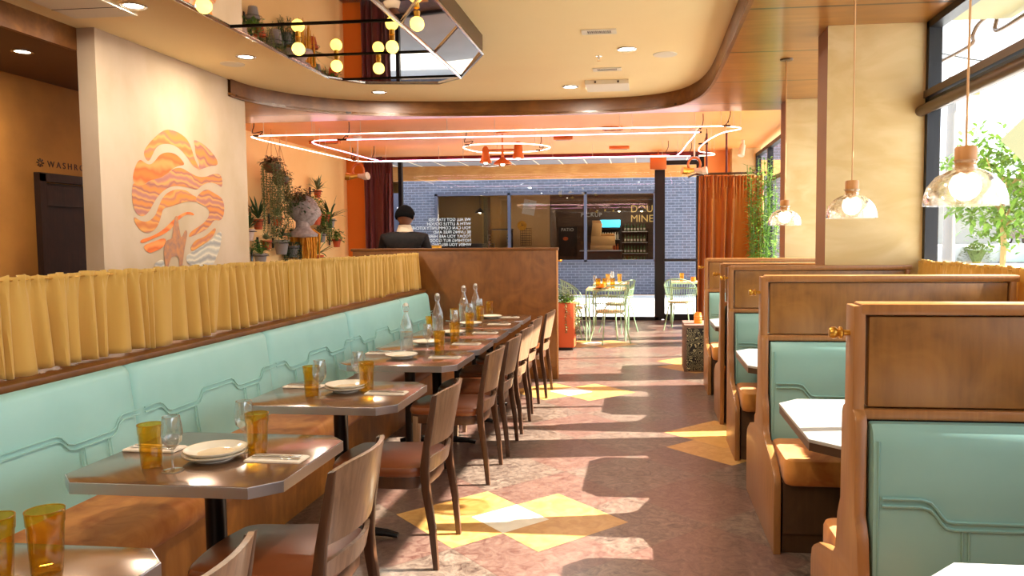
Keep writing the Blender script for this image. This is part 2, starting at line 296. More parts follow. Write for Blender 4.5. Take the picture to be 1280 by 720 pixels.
# ---------------------------------------------------------------- mesh helpers
class MB:
    def __init__(s): s.bm = bmesh.new()
    def box(s, c, d, bevel=0, rot=None, seg=2):
        r = bmesh.ops.create_cube(s.bm, size=1); vs_ = r['verts']
        for v in vs_: v.co = Vector((v.co.x*d[0], v.co.y*d[1], v.co.z*d[2]))
        if bevel:
            es = list({e for v in vs_ for e in v.link_edges})
            rr = bmesh.ops.bevel(s.bm, geom=es, offset=bevel, segments=seg, profile=.5, affect='EDGES'); 
            vs_ = list({v for f in rr['faces'] for v in f.verts} | {v for v in vs_ if v.is_valid})
        R = Euler(rot).to_matrix() if rot else Matrix.Identity(3)
        for v in vs_: v.co = R @ v.co + Vector(c)
        return s
    def prism(s, pts, axis, a, b, bevel=0):
        """pts: outline in the two axes other than `axis`; extruded from a to b"""
        o = [i for i in range(3) if i != axis]
        def P(p, h):
            v = [0, 0, 0]; v[o[0]], v[o[1]] = p; v[axis] = h; return v
        lo = [s.bm.verts.new(P(p, a)) for p in pts]; hi = [s.bm.verts.new(P(p, b)) for p in pts]
        n = len(pts); fs = [s.bm.faces.new(lo[::-1]), s.bm.faces.new(hi)]
        for i in range(n): fs.append(s.bm.faces.new((lo[i], lo[(i+1) % n], hi[(i+1) % n], hi[i])))
        bmesh.ops.recalc_face_normals(s.bm, faces=fs)
        if bevel:
            es = [e for e in fs[0].edges] + [e for e in fs[1].edges]
            bmesh.ops.bevel(s.bm, geom=es, offset=bevel, segments=2, profile=.5, affect='EDGES')
        return s
    def tube(s, pts, r, n=8, closed=False, radii=None):
        pts = [Vector(p) for p in pts]; N = len(pts); rings = []; up = None
        for i, p in enumerate(pts):
            if closed: t = pts[(i+1) % N]-pts[i-1]
            else: t = pts[min(i+1, N-1)]-pts[max(i-1, 0)]
            t.normalize()
            if up is None: up = t.orthogonal().normalized()
            up = (up - t*up.dot(t))
            if up.length < 1e-5: up = t.orthogonal()
            up.normalize(); w = t.cross(up); rr = radii[i] if radii else r
            rings.append([s.bm.verts.new(p + (up*math.cos(2*PI*k/n) + w*math.sin(2*PI*k/n))*rr) for k in range(n)])
        for i in range(N if closed else N-1):
            A, B = rings[i], rings[(i+1) % N]
            for k in range(n): s.bm.faces.new((A[k], A[(k+1) % n], B[(k+1) % n], B[k]))
        if not closed: s.bm.faces.new(rings[0][::-1]); s.bm.faces.new(rings[-1])
        return s
    def lathe(s, prof, c=(0, 0, 0), n=24, axis=2, sx=1, sy=1):
        rings = []
        for r, z in prof:
            if r < 1e-5: rings.append([s.bm.verts.new(s._a(Vector((0, 0, z)), axis)+Vector(c))])
            else: rings.append([s.bm.verts.new(s._a(Vector((r*sx*math.cos(2*PI*k/n), r*sy*math.sin(2*PI*k/n), z)), axis)+Vector(c)) for k in range(n)])
        fs = []
        for A, B in zip(rings, rings[1:]):
            if len(A) == 1 and len(B) == 1: continue
            for k in range(n):
                a, b = A[k % len(A)], A[(k+1) % len(A)]; c_, d = B[(k+1) % len(B)], B[k % len(B)]
                q = [a, b, c_, d]; q2 = []
                for v in q:
                    if v not in q2: q2.append(v)
                if len(q2) >= 3: fs.append(s.bm.faces.new(q2))
        bmesh.ops.recalc_face_normals(s.bm, faces=fs)
        return s
    @staticmethod
    def _a(v, axis):
        return v if axis == 2 else (Vector((v.z, v.x, v.y)) if axis == 0 else Vector((v.x, v.z, v.y)))
    def ball(s, c, r, n=12, sc=(1, 1, 1)):
        rr = bmesh.ops.create_uvsphere(s.bm, u_segments=n*2 if n < 10 else n, v_segments=n if n < 10 else n//2+4, radius=r)
        for v in rr['verts']: v.co = Vector((v.co.x*sc[0], v.co.y*sc[1], v.co.z*sc[2])) + Vector(c)
        return s
    def quad(s, a, b, c, d):
        s.bm.faces.new([s.bm.verts.new(p) for p in (a, b, c, d)]); return s
    def poly(s, pts, mi=0):
        f = s.bm.faces.new([s.bm.verts.new(p) for p in pts]); f.material_index = mi; return s
    def grid(s, fn, nu, nv, closed_u=False):
        V = [[s.bm.verts.new(fn(u/nu, v/nv)) for v in range(nv+1)] for u in range(nu+(0 if closed_u else 1))]
        for u in range(nu):
            for v in range(nv):
                U = (u+1) % len(V)
                s.bm.faces.new((V[u][v], V[U][v], V[U][v+1], V[u][v+1]))
        return s
    def leaf(s, p, d, L, w, droop=.3, seg=2):
        d = Vector(d).normalized(); side = d.cross(Vector((0, 0, 1)))
        if side.length < .05: side = Vector((1, 0, 0))
        side.normalize(); prev = None; p = Vector(p)
        for i in range(seg+1):
            t = i/seg; q = p + d*L*t + Vector((0, 0, -droop*L*t*t)); ww = w*(math.sin(PI*(.12+.86*t)))
            a, b = s.bm.verts.new(q-side*ww/2), s.bm.verts.new(q+side*ww/2)
            if prev: s.bm.faces.new((prev[0], a, b, prev[1]))
            prev = (a, b)
        return s
    def mesh(s, name, mats, smooth=True, angle=40):
        me = bpy.data.meshes.new(name); s.bm.to_mesh(me); s.bm.free()
        for m in (mats if isinstance(mats, (list, tuple)) else [mats]): me.materials.append(M[m] if isinstance(m, str) else m)
        if smooth:
            me.polygons.foreach_set('use_smooth', [True]*len(me.polygons))
            try: me.set_sharp_from_angle(angle=math.radians(angle))
            except Exception: pass
        me.update(); return me
    def build(s, name, mats, parent=None, smooth=True, loc=(0, 0, 0), rot=(0, 0, 0), label=None, angle=40):
        o = bpy.data.objects.new(name, s.mesh(name, mats, smooth, angle)); COL.objects.link(o)
        if parent: o.parent = parent
        o.location = loc; o.rotation_euler = rot
        if label: o['label'] = label
        return o
def tag(o, label=None, cat=None, group=None, kind=None):
    if label: o['label'] = label
    if cat: o['category'] = cat
    if group: o['group'] = group
    if kind: o['kind'] = kind
    return o
def thing(name, label, cat, loc=(0, 0, 0), rz=0, group=None):
    o = bpy.data.objects.new(name, None); COL.objects.link(o); o.empty_display_size = .05
    o.location = loc; o.rotation_euler = (0, 0, rz); return tag(o, label, cat, group)
def structure(o): o['kind'] = 'structure'; return o
def copy_tree(o, loc=None, label=None, rz=None, parent=None, scale=None):
    c = o.copy(); COL.objects.link(c)
    if parent is not None: c.parent = parent
    if loc is not None: c.location = loc
    if rz is not None: c.rotation_euler = (0, 0, rz)
    if label: c['label'] = label
    if scale is not None: c.scale = scale
    for ch in [x for x in list(COL.objects) if x.parent == o]: copy_tree(ch, parent=c)
    return c
def place(proto, used, loc, label, rz=0, scale=None):
    """first call uses the prototype itself, later calls copy it"""
    if not used:
        used.append(1); proto.location = loc; proto.rotation_euler = (0, 0, rz); proto['label'] = label
        if scale: proto.scale = scale
        return proto
    return copy_tree(proto, loc, label, rz, scale=scale)
def arc(cx, cy, r, a0, a1, n=6):
    return [(cx+r*math.cos(math.radians(a0+(a1-a0)*i/n)), cy+r*math.sin(math.radians(a0+(a1-a0)*i/n))) for i in range(n+1)]
def rrect(x0, x1, y0, y1, r, n=5):
    return arc(x1-r, y0+r, r, -90, 0, n)+arc(x1-r, y1-r, r, 0, 90, n)+arc(x0+r, y1-r, r, 90, 180, n)+arc(x0+r, y0+r, r, 180, 270, n)
def smooth_path(P, n=6, closed=False):
    P = [Vector(p) for p in P]; out = []; N = len(P)
    for i in range(N if closed else N-1):
        g = lambda k: P[k % N] if closed else P[max(0, min(N-1, k))]
        p0, p1, p2, p3 = g(i-1), g(i), g(i+1), g(i+2)
        for j in range(n):
            t = j/n
            out.append(.5*((2*p1)+(p2-p0)*t+(2*p0-5*p1+4*p2-p3)*t*t+(3*p1-p0-3*p2+p3)*t**3))
    if not closed: out.append(P[-1])
    return out
def text(name, body, size, m, loc, rot, parent=None, ext=.003, align='LEFT', spacing=1.0, flip=False):
    c = bpy.data.curves.new(name, 'FONT'); c.body = body; c.size = size; c.extrude = ext; c.align_x = align; c.space_character = spacing
    c.resolution_u = 3; o = bpy.data.objects.new(name, c); COL.objects.link(o); c.materials.append(M[m])
    o.location = loc; o.rotation_euler = rot
    me = bpy.data.meshes.new_from_object(o, depsgraph=bpy.context.evaluated_depsgraph_get()); bpy.data.objects.remove(o); bpy.data.curves.remove(c)
    if flip:
        bm = bmesh.new(); bm.from_mesh(me)
        for v in bm.verts: v.co.x = -v.co.x
        bmesh.ops.reverse_faces(bm, faces=bm.faces[:]); bm.to_mesh(me); bm.free()
    if not me.materials: me.materials.append(M[m])
    o = bpy.data.objects.new(name, me); COL.objects.link(o); o.location = loc; o.rotation_euler = rot
    if parent: o.parent = parent
    return o

# cloth that lets some light through
def cloth(name, c, c2, k):
    m = mat(name, c, .9, c2=c2, scale=5, sheen=.2, stretch=(1, 1, .4), bump=.25, detail=8); n = m.node_tree.nodes; l = m.node_tree.links
    t = n.new('ShaderNodeBsdfTranslucent'); t.inputs[0].default_value = rgb(c); mx = n.new('ShaderNodeMixShader'); mx.inputs[0].default_value = k
    l.new(n['Principled BSDF'].outputs[0], mx.inputs[1]); l.new(t.outputs[0], mx.inputs[2]); l.new(mx.outputs[0], n['Material Output'].inputs[0]); return m
M['mustard'] = cloth('mustard_cloth', (216, 170, 84), (208, 162, 76), .12)
M['velvet'] = cloth('velvet_cloth', (198, 118, 38), (184, 104, 30), .12)

# ================================================================ SETTING
X_WIN, X_LEFT = 2.03, -5.75
Z_LOW, Z_HI, Z_OR = 3.05, 3.20, 3.15
# floor with inlaid squares
fl = MB(); fl.poly([(-6.4, -3.2, 0), (2.15, -3.2, 0), (2.15, 14.55, 0), (-6.4, 14.55, 0)], 0)
def dia(cx, cy, h, mi, z): fl.poly([(cx-h, cy, z), (cx, cy-h, z), (cx+h, cy, z), (cx, cy+h, z)], mi)
H = .4306
for cx, cy in ((-.73, 4.03), (-.73, 7.55), (-.73, .52), (-.73, 11.1)):
    dia(cx-H/2, cy, H, 1, .0006); dia(cx+H/2, cy, H, 1, .0006); dia(cx, cy, H/2, 2, .0012)
for cx, cy in ((.59, 5.77), (.59, 9.33), (.59, 2.25)):
    dia(cx, cy-H/2, H, 1, .0006); dia(cx, cy+H/2, H, 1, .0006); dia(cx, cy, H/2, 3, .0012)
M['floor_gold'] = mat('floor_gold', (204, 150, 74), .35, c2=(214, 164, 90), scale=12)
structure(fl.build('floor', ['floor', 'floor_yellow', 'floor_white', 'floor_gold'], smooth=False))

# ceilings
c = MB(); c.box((-1.8, 3.2, Z_HI+.05), (5.6, 12.4, .1)); structure(c.build('ceiling', 'ceiling_cream', smooth=False))
curve = [(.66, -3.2), (.66, 2), (.66, 5), (.66, 7.1), (.63, 7.9), (.54, 8.4), (.36, 8.78), (.02, 9.02), (-.5, 9.12), (-1.2, 9.14), (-2.2, 9.08), (-3.0, 8.95), (-3.54, 8.75), (-3.95, 8.36), (-4.18, 7.9), (-4.22, 7.5)]
cs = smooth_path([(x, y, 0) for x, y in curve], 5); cs = [(v.x, v.y) for v in cs]
c = MB(); outline = cs + [(-5.9, 7.5), (-5.9, 9.3), (2.1, 9.3), (2.1, -3.2)]
bmv = [c.bm.verts.new((x, y, Z_LOW)) for x, y in outline]; f = c.bm.faces.new(bmv); bmesh.ops.triangulate(c.bm, faces=[f])
bmesh.ops.recalc_face_normals(c.bm, faces=c.bm.faces[:])
o = structure(c.build('ceiling_timber', 'ceiling_wood', smooth=False)); md = o.modifiers.new('s', 'SOLIDIFY'); md.thickness = .02; md.offset = 1 if c is None else 0
# fascia band around the raised ceiling
c = MB(); n = len(cs)
def ring(off, z): return [c.bm.verts.new((x+off*(nx), y+off*ny, z)) for (x, y), (nx, ny) in zip(cs, nrm)]
nrm = []
for i in range(n):
    a, b = cs[max(i-1, 0)], cs[min(i+1, n-1)]; t = Vector((b[0]-a[0], b[1]-a[1])).normalized(); nrm.append((-t.y, t.x))
R = [ring(0, Z_LOW-.025), ring(0, Z_HI+.01), ring(-.03, Z_HI+.01), ring(-.03, Z_LOW-.025)]
for k in range(4):
    A, B = R[k], R[(k+1) % 4]
    for i in range(n-1): c.bm.faces.new((A[i], A[i+1], B[i+1], B[i]))
bmesh.ops.recalc_face_normals(c.bm, faces=c.bm.faces[:])
structure(c.build('trim_1', 'wood_fascia'))
c = MB(); c.box((-4.42, 1.2, 3.12), (.04, 8.8, .19)); structure(c.build('trim_2', 'wood_fascia', smooth=False))
c = MB(); c.box((-5.15, 2.5, 3.08), (1.46, 11.4, .06)); structure(c.build('ceiling_corridor', 'ceiling_dark', smooth=False))
c = MB(); c.box((-1.85, 11.95, Z_OR+.05), (8.1, 5.35, .1)); structure(c.build('ceiling_orange', 'paint_orange', smooth=False))
# walls
def wallbox(name, c_, d, m): b = MB(); b.box(c_, d); return structure(b.build(name, m, smooth=False))
wallbox('wall_corridor', (-5.75, 2.5, 1.6), (.2, 11.4, 3.2), 'plaster_ochre')
wallbox('wall_left', (X_LEFT-.1, 11.4, 1.62), (.2, 6.6, 3.24), 'paint_apricot')
nx0 = at(97, 60, 1, 5.6).x
b = MB(); b.box(((nx0-4.25)/2, 6.71, 1.6), (-4.25-nx0, 2.24, 3.2)); structure(b.build('wall_mural', 'plaster_beige', smooth=False))
wallbox('wall_back', (-1.9, -3.25, 1.6), (8.3, .1, 3.2), 'paint_back')
wallbox('wall_front_left', (-5.6, 14.5, 1.6), (.52, .3, 3.2), 'paint_pilaster')
wallbox('wall_front_right', (1.36, 14.5, 1.6), (.5, .2, 3.2), 'paint_orange')
wallbox('wall_front_corner', (1.82, 14.3, 1.6), (.5, .6, 3.2), 'plaster_yellow')
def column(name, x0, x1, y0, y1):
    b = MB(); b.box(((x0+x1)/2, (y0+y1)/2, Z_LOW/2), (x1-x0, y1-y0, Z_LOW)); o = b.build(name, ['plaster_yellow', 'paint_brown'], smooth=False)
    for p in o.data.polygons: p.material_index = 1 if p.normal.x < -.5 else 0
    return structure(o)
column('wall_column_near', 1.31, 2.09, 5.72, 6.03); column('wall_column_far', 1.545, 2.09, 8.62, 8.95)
for nme, y0, y1 in (('wall_right_low', -3.2, 8.95), ('wall_right_far', 8.95, 14.5)):
    h = .9 if 'low' in nme else .45
    wallbox(nme, (X_WIN+.04, (y0+y1)/2, h/2), (.12, y1-y0, h), 'plaster_yellow')
# window wall on the right: frames, then panes
def window(name, y0, y1, zb, mull):
    r = MB(); X = X_WIN
    r.box((X, (y0+y1)/2, 3.02), (.09, y1-y0, .06)); r.box((X, (y0+y1)/2, zb+.03), (.09, y1-y0, .06))
    r.box((X, (y0+y1)/2, 2.46), (.09, y1-y0, .07))
    for y in [y0+.025, y1-.025]+mull: r.box((X, y, (zb+3.05)/2), (.09, .05, 3.05-zb))
    o = structure(r.build(name, 'black_frame', smooth=False))
    g = MB(); g.box((X, (y0+y1)/2, (zb+3.05)/2), (.008, y1-y0-.06, 3.0-zb)); p = g.build('pane', 'glass_pane', o, smooth=False)
    return o
window('window_1', -3.2, 5.72, .9, [3.35, .9, -1.3]); window('window_2', 6.03, 8.62, .9, [7.3]); window('window_3', 8.95, 14.0, .45, [10.2, 11.45, 12.7])
r = MB(); r.tube([(1.955, -3, 2.42), (1.955, 5.74, 2.42)], .038, 12); r.box((1.99, 1.3, 2.53), (.05, 8.8, .05))
structure(r.build('trim_3', 'bronze'))
# storefront at the far end
r = MB(); Y = 14.5
for x, w in ((-4.72, .07), (.265, .13), (1.07, .08)): r.box((x, Y, 1.55), (w, .1, 3.1))
r.box((-2.2, Y, .03), (4.95, .1, .06)); r.box((.67, Y, 2.0), (.8, .08, 0.001))
structure(r.build('window_4', ['black_frame'], smooth=False))
g = MB(); g.box((-2.23, Y, 1.56), (4.9, .01, 3.0)); g.build('pane', 'glass_pane', bpy.data.objects['window_4'], smooth=False)
wallbox('trim_4', (-2.1, Y, 3.12), (6.6, .22, .1), 'header_red')
wallbox('wall_sky_block', (-11.1, 14.55, 1.75), (10.3, .2, 3.5), 'brick')  # unseen wall, added to keep bright sky out of the shop pane's reflection
# glass door
d = MB(); d.box((.36, Y-.02, 1.5), (.06, .06, 2.96)); d.box((1.0, Y-.02, 1.5), (.06, .06, 2.96)); d.box((.68, Y-.02, .06), (.6, .06, .12)); d.box((.68, Y-.02, 2.96), (.6, .06, .08))
d = structure(d.build('door_1', 'black_frame', smooth=False))
h = MB(); h.box((.68, Y-.08, 1.14), (.62, .05, .05), .01); h.build('push_bar', 'black_frame', d)
g = MB(); g.box((.68, Y-.02, 1.5), (.58, .01, 2.8)); g.build('pane', 'glass_pane', d, smooth=False)
# corridor door
p0, p1 = at(47, 300, 0, -5.65).y, at(107, 300, 0, -5.65).y
d = MB()
for y in (p0+.03, p1+.35): d.box((-5.63, y, 1.09), (.08, .08, 2.18))
d.box((-5.63, (p0+p1)/2+.19, 2.15), (.08, p1-p0+.4, .08)); d = structure(d.build('door_2', 'wood_dark', smooth=False))
h = MB(); h.box((-5.645, (p0+p1)/2+.19, 1.05), (.03, p1-p0+.3, 2.1)); h.box((-5.62, (p0+p1)/2+.19, 1.98), (.02, p1-p0+.2, .2), .005); h.build('door_leaf', 'wood_dark', d, smooth=False)
# low wall carrying the banquette curtain, with its timber ledge
wallbox('wall_low', (-2.55, 3.6, .47), (.2, 9.2, .94), 'wood_booth')
ld = MB(); ld.box((-2.51, 3.6, .972), (.23, 9.2, .03), .006); structure(ld.build('trim_5', 'wood_fascia'))
# canopy outside the windows
wallbox('ceiling_canopy', (2.38, 1.2, 3.16), (.58, 9.6, .08), 'sign_board')

# ---------------------------------------------------------------- outside: alley and shop opposite
structure(MB().poly([(-16, 14.55, -.012), (14, 14.55, -.012), (14, 21.2, -.012), (-16, 21.2, -.012)]).build('ground_paving', 'paving', smooth=False))
structure(MB().poly([(2.15, -12, -.02), (9, -12, -.02), (9, 14.5, -.02), (2.15, 14.5, -.02)]).build('ground_sidewalk', 'paving', smooth=False))
structure(MB().poly([(9, -12, -.03), (140, -12, -.03), (140, 140, -.03), (9, 140, -.03)]).build('ground_road', 'asphalt', smooth=False))
s = MB(); s.box((-5, 16.8, 3.48), (13, 4.4, .12)); s = structure(s.build('ceiling_soffit', 'soffit', smooth=False))
s = MB()
for i in range(22): s.box((-11+i*.6, 16.8, 3.415), (.02, 4.4, .01))
structure(s.build('trim_6', 'white_paint', smooth=False))
s = MB(); s.box((-3.5, 19.05, 3.25), (15, .15, .36)); structure(s.build('trim_7', 'wood_cedar', smooth=False))
# brick front with its big window opening
BY = 21.2; wx0, wx1, wz0, wz1 = at(545, 300, 1, BY).x, .34, .92, 2.86
b = MB()
b.box((-10.2, BY+.15, 2.4), (2*(10.2+wx0)-1.3 if False else 5.8, .3, 4.8)); 
b.box(((wx0+wx1)/2, BY+.15, wz0/2), (wx1-wx0, .3, wz0)); b.box(((wx0+wx1)/2, BY+.15, (wz1+4.8)/2), (wx1-wx0, .3, 4.8-wz1))
b.box(((wx1+6.6)/2, BY+.15, 2.4), (6.6-wx1, .3, 4.8)); b.box(((-6.95+wx0)/2, BY+.15, 2.4), (wx0+6.95-.0, .3, 4.8)) 
structure(b.build('wall_brick', 'brick', smooth=False))
b = MB(); b.box((-7.12, BY+.1, 1.45), (.36, .3, 2.9)); b = structure(b.build('door_3', 'grey_frame', smooth=False))
h = MB(); h.tube(smooth_path([(-6.98, BY-.08, 2.5), (-6.9, BY-.16, 2.0), (-6.9, BY-.16, 1.6), (-6.98, BY-.08, 1.2)], 5), .02, 8); h.build('door_handle', 'steel', b)
r = MB()
for x in (wx0+.04, at(637, 300, 1, BY).x, at(732, 300, 1, BY).x, wx1-.04): r.box((x, BY, (wz0+wz1)/2), (.08, .12, wz1-wz0))
for z in (wz0+.03, wz1-.03): r.box(((wx0+wx1)/2, BY, z), (wx1-wx0, .12, .06))
r = structure(r.build('window_5', 'grey_frame', smooth=False))
g = MB(); g.box(((wx0+wx1)/2, BY+.02, (wz0+wz1)/2), (wx1-wx0, .01, wz1-wz0)); g.build('pane', 'glass_shop', r, smooth=False)
SY = 25.6                                   # the shop's own room
wallbox('floor_shop', (-3, 23.5, -.02), (9, 4.4, .04), 'cardboard')
wallbox('ceiling_shop', (-3, 23.5, 3.3), (9, 4.4, .1), 'shop_beige')
xa, xb = at(640, 280, 1, SY).x, at(688, 280, 1, SY).x
wallbox('wall_shop_left', ((-7.4+xa)/2, SY, 1.6), (xa+7.4, .2, 3.3), 'shop_wall')
wallbox('wall_shop_middle', ((xa+xb)/2, SY-.05, 1.6), (xb-xa, .3, 3.3), 'shop_beige')
wallbox('wall_shop_right', ((xb+1.6)/2, SY, 1.6), (1.6-xb, .2, 3.3), 'shop_plank')
wallbox('wall_shop_side_left', (-7.4, 23.5, 1.6), (.1, 4.4, 3.3), 'shop_wall'); wallbox('wall_shop_side_right', (1.5, 23.5, 1.6), (.1, 4.4, 3.3), 'shop_plank')

# ================================================================ BOOTHS
BX0, BX1 = .62, 1.895                       # aisle side, window side
def stitch(mb, w, z_hi, z_lo, y, sgn, x0):
    """raised double welt stepping down from the ends, with vertical ribs below it"""
    for dz in (0, -.022):
        pts = [(x0+.02, z_hi+dz), (x0+.13, z_hi+dz), (x0+.155, z_hi+dz-.008), (x0+.172, z_hi+dz-.026), (x0+.185, z_lo+dz+.020), (x0+.20, z_lo+dz+.004), (x0+.225, z_lo+dz), (x0+w-.26, z_lo+dz), (x0+w-.22, z_lo+dz+.012), (x0+w-.19, z_hi+dz-.012), (x0+w-.16, z_hi+dz), (x0+w-.02, z_hi+dz)]
        mb.tube([(x, y, z) for x, z in pts], .005, 6)
    k = x0+.245
    while k < x0+w-.22:
        for dx in (0, .018): mb.tube([(k+dx, y, z_lo-.022), (k+dx, y, z_lo-.2)], .004, 5)
        k += .19
def booth(name_label, P, near, far):
    """partition whose panel faces -Y at P; bench units on either side"""
    Cy = P+.045; L = BX1-BX0; t = thing('dining_booth', name_label, 'booth', (BX0, Cy, 0), 0, 'high-backed booth seats along the window')
    # end panel in profile (u along Y from centre, z)
    def side(sg, on):
        if not on: return [(sg*.045, 0), (sg*.045, 1.32)]
        pts = [(.49, 0), (.49, .33), (.475, .375), (.44, .40), (.36, .44), (.22, .475), (.165, .49), (.135, .52), (.125, .57), (.115, .64), (.10, .67), (.082, .70), (.078, .98), (.065, 1.0), (.045, 1.01), (.045, 1.32)]
        return [(sg*a, b) for a, b in pts]
    A = side(-1, near); Bp = side(1, far)[::-1]
    e = MB(); e.prism(A+Bp, 0, 0, .035, .004); e.build('end_panel', 'wood_trim', t)
    f = MB(); f.box((L/2+.02, 0, 1.31), (L, .095, .035), .008); f.box((L/2+.02, 0, .995), (L-.02, .095, .03), .004); f.box((L-.01, 0, .66), (.03, .088, 1.31), .004)
    f.build('frame_rail', 'wood_trim', t)
    p = MB(); p.box((L/2+.006, 0, 1.152), (L-.082, .07, .272), .004); p.build('upper_panel', 'wood_booth', t)
    q = MB(); q.box((L/2+.02, 0, .5), (L-.06, .07, 1.0)); q.build('core_board', 'wood_dark', t, smooth=False)
    k = MB(); k.tube([(-.035, 0, 1.235), (0, 0, 1.235)], .008, 8); k.lathe([(0, -.062), (.014, -.06), (.019, -.05), (.017, -.04), (.011, -.035), (.019, -.03), (.019, -.024), (.009, -.018), (.009, 0)], (0, 0, 1.235), 14, axis=0)
    k.build('coat_knob', 'brass', t)
    for sg, on in ((-1, near), (1, far)):
        if not on: continue
        b = MB(); b.prism([(sg*.04, .47), (sg*.115, .46), (sg*.105, .90), (sg*.095, .955), (sg*.075, .975), (sg*.04, .975)], 0, .045, L-.005, .008)
        bk = b.build('backrest', 'teal', t)
        w = MB(); stitch(w, L-.06, .762, .697, sg*.113, sg, .05); w.tube([(.06, sg*.113, .5), (.06, sg*.106, .93)], .004, 5); w.build('piping', 'teal_bead', bk)
        s = MB(); s.prism(rrect(.045, L-.005, .10, .535, .05) if sg > 0 else rrect(.045, L-.005, -.535, -.10, .05), 2, .345, .475, .022); s.build('seat_cushion', 'suede', t)
        s = MB(); s.box((L/2+.02, sg*.26, .225), (L-.05, .44, .25)); s.box((L/2+.02, sg*.25, .055), (L-.05, .42, .11)); s.build('bench_base', 'wood_kick', t, smooth=False)
    return t
booth('nearest booth seat back, its timber and teal panel closest to the window side foreground', 2.33, True, True)
booth('second booth seat back, between the white stone tables nearest the foreground', 4.12, True, True)
booth('booth seat back directly in front of the yellow plaster column', 5.69, True, False)
booth('booth seat back just behind the near yellow column', 6.28, False, True)
booth('farthest booth seat back, beside the black patterned side table', 7.92, True, False)
def oct_pts(x0, x1, y0, y1, c, c2=None):
    c2 = c if c2 is None else c2
    return [(x0+c, y0), (x1-c2, y0), (x1, y0+c2), (x1, y1-c2), (x1-c2, y1), (x0+c, y1), (x0, y1-c), (x0, y0+c)]
for (y0, y1, l) in ((1.03, 1.85, 'pale stone booth table cut off by the bottom edge beside the nearest booth'), (2.87, 3.72, 'pale stone booth table in sunlight in front of the second booth seat back'), (4.60, 5.42, 'pale stone booth table in front of the near column booth'), (6.74, 7.52, 'small-looking pale stone booth table by the farthest booth seat back')):
    t = thing('booth_table', l, 'table', (1.3, (y0+y1)/2, 0), 0, 'stone topped booth tables'); hy = (y1-y0)/2
    a = MB(); a.prism(oct_pts(-.67, .62, -hy, hy, .10, .02), 2, .738, .752, .002); a.build('table_top', 'marble', t)
    a = MB(); a.prism(oct_pts(-.668, .618, -hy+.002, hy-.002, .10, .02), 2, .705, .738); a.build('edge_band', 'bronze', t, smooth=False, label='brown wooden edge')
    a = MB(); a.lathe([(0, .02), (.24, .02), (.24, .03), (.04, .045), (.035, .06), (.035, .70), (.12, .705)], n=20); a.build('pedestal', 'black', t)

# ================================================================ BANQUETTE
t = thing('banquette', 'long teal upholstered banquette with tan suede bench along the left side', 'banquette', (-2.4, 0, 0))
yb0, yb1 = -1.0, 8.17
b = MB(); b.box((.30, (yb0+4.95)/2, .165), (.34, 4.95-yb0, .33)); b.box((.27, (5.0+yb1)/2, .165), (.30, yb1-5.0, .33)); b.build('bench_base', 'wood_bench', t, smooth=False)
def seatpad(y0, y1, m, lab=None):
    s = MB(); s.prism([(.04, .33), (.50, .33), (.525, .36), (.525, .41), (.50, .445), (.46, .46), (.04, .46)], 1, y0, y1, .012); return s.build('seat_cushion', m, t, label=lab)
seatpad(yb0, 4.95, 'suede'); seatpad(5.0, 6.55, 'leather', 'brown leather seat cushion'); seatpad(6.6, yb1, 'leather', 'brown leather seat cushion')
seams = [yb0, .65, 1.96, 3.26, 4.54, 5.85, 7.21, yb1]
for y0, y1 in zip(seams, seams[1:]):
    # padded panel, thicker in its middle than at its seams
    b = MB(); ww = y1-y0
    def fn(u, v):
        u = .5-.5*math.cos(PI*u); y = y0+.0015+(ww-.003)*u; e = min(u, 1-u)*ww; sag = .026*math.exp(-e/.022)+.006*math.exp(-e/.12)
        prof = [(.012, .952), (.022, .960), (.045, .950), (.06, .925), (.085, .72), (.11, .47), (.12, .44)]
        s_ = v*(len(prof)-1); i = min(int(s_), len(prof)-2); f_ = s_-i
        x = prof[i][0]*(1-f_)+prof[i+1][0]*f_; z = prof[i][1]*(1-f_)+prof[i+1][1]*f_
        return Vector((x-sag-.01 if v > .02 else x-.03, y, z - (.006*math.exp(-e/.02))))
    us = 48; b.grid(fn, us, 12); bmesh.ops.recalc_face_normals(b.bm, faces=b.bm.faces[:])
    o = b.build('back_panel', 'teal_light', t)
    w = MB()
    def X(z): return .05+(.93-z)*.13+.006
    n_ = 1 if ww < 1.1 else 2
    per = ww/n_
    for dz in (0, -.022):
        pts = []
        for k in range(n_):
            a = y0+k*per
            pts += [(a+.02, .755), (a+.13, .755), (a+.155, .745), (a+.185, .71), (a+.215, .70), (a+per-.215, .70), (a+per-.185, .71), (a+per-.155, .745), (a+per-.13, .755), (a+per-.02, .755)]
        w.tube([(X(z+dz)-.0015, y, z+dz) for y, z in pts], .0035, 5)
    for k in range(n_):
        a = y0+k*per
        for yy in (a+per*.38, a+per*.38+.018, a+per*.62, a+per*.62+.018): w.tube([(X(.675), yy, .675), (X(.48), yy, .48)], .0028, 5)
    w.build('piping', 'teal_light', o)
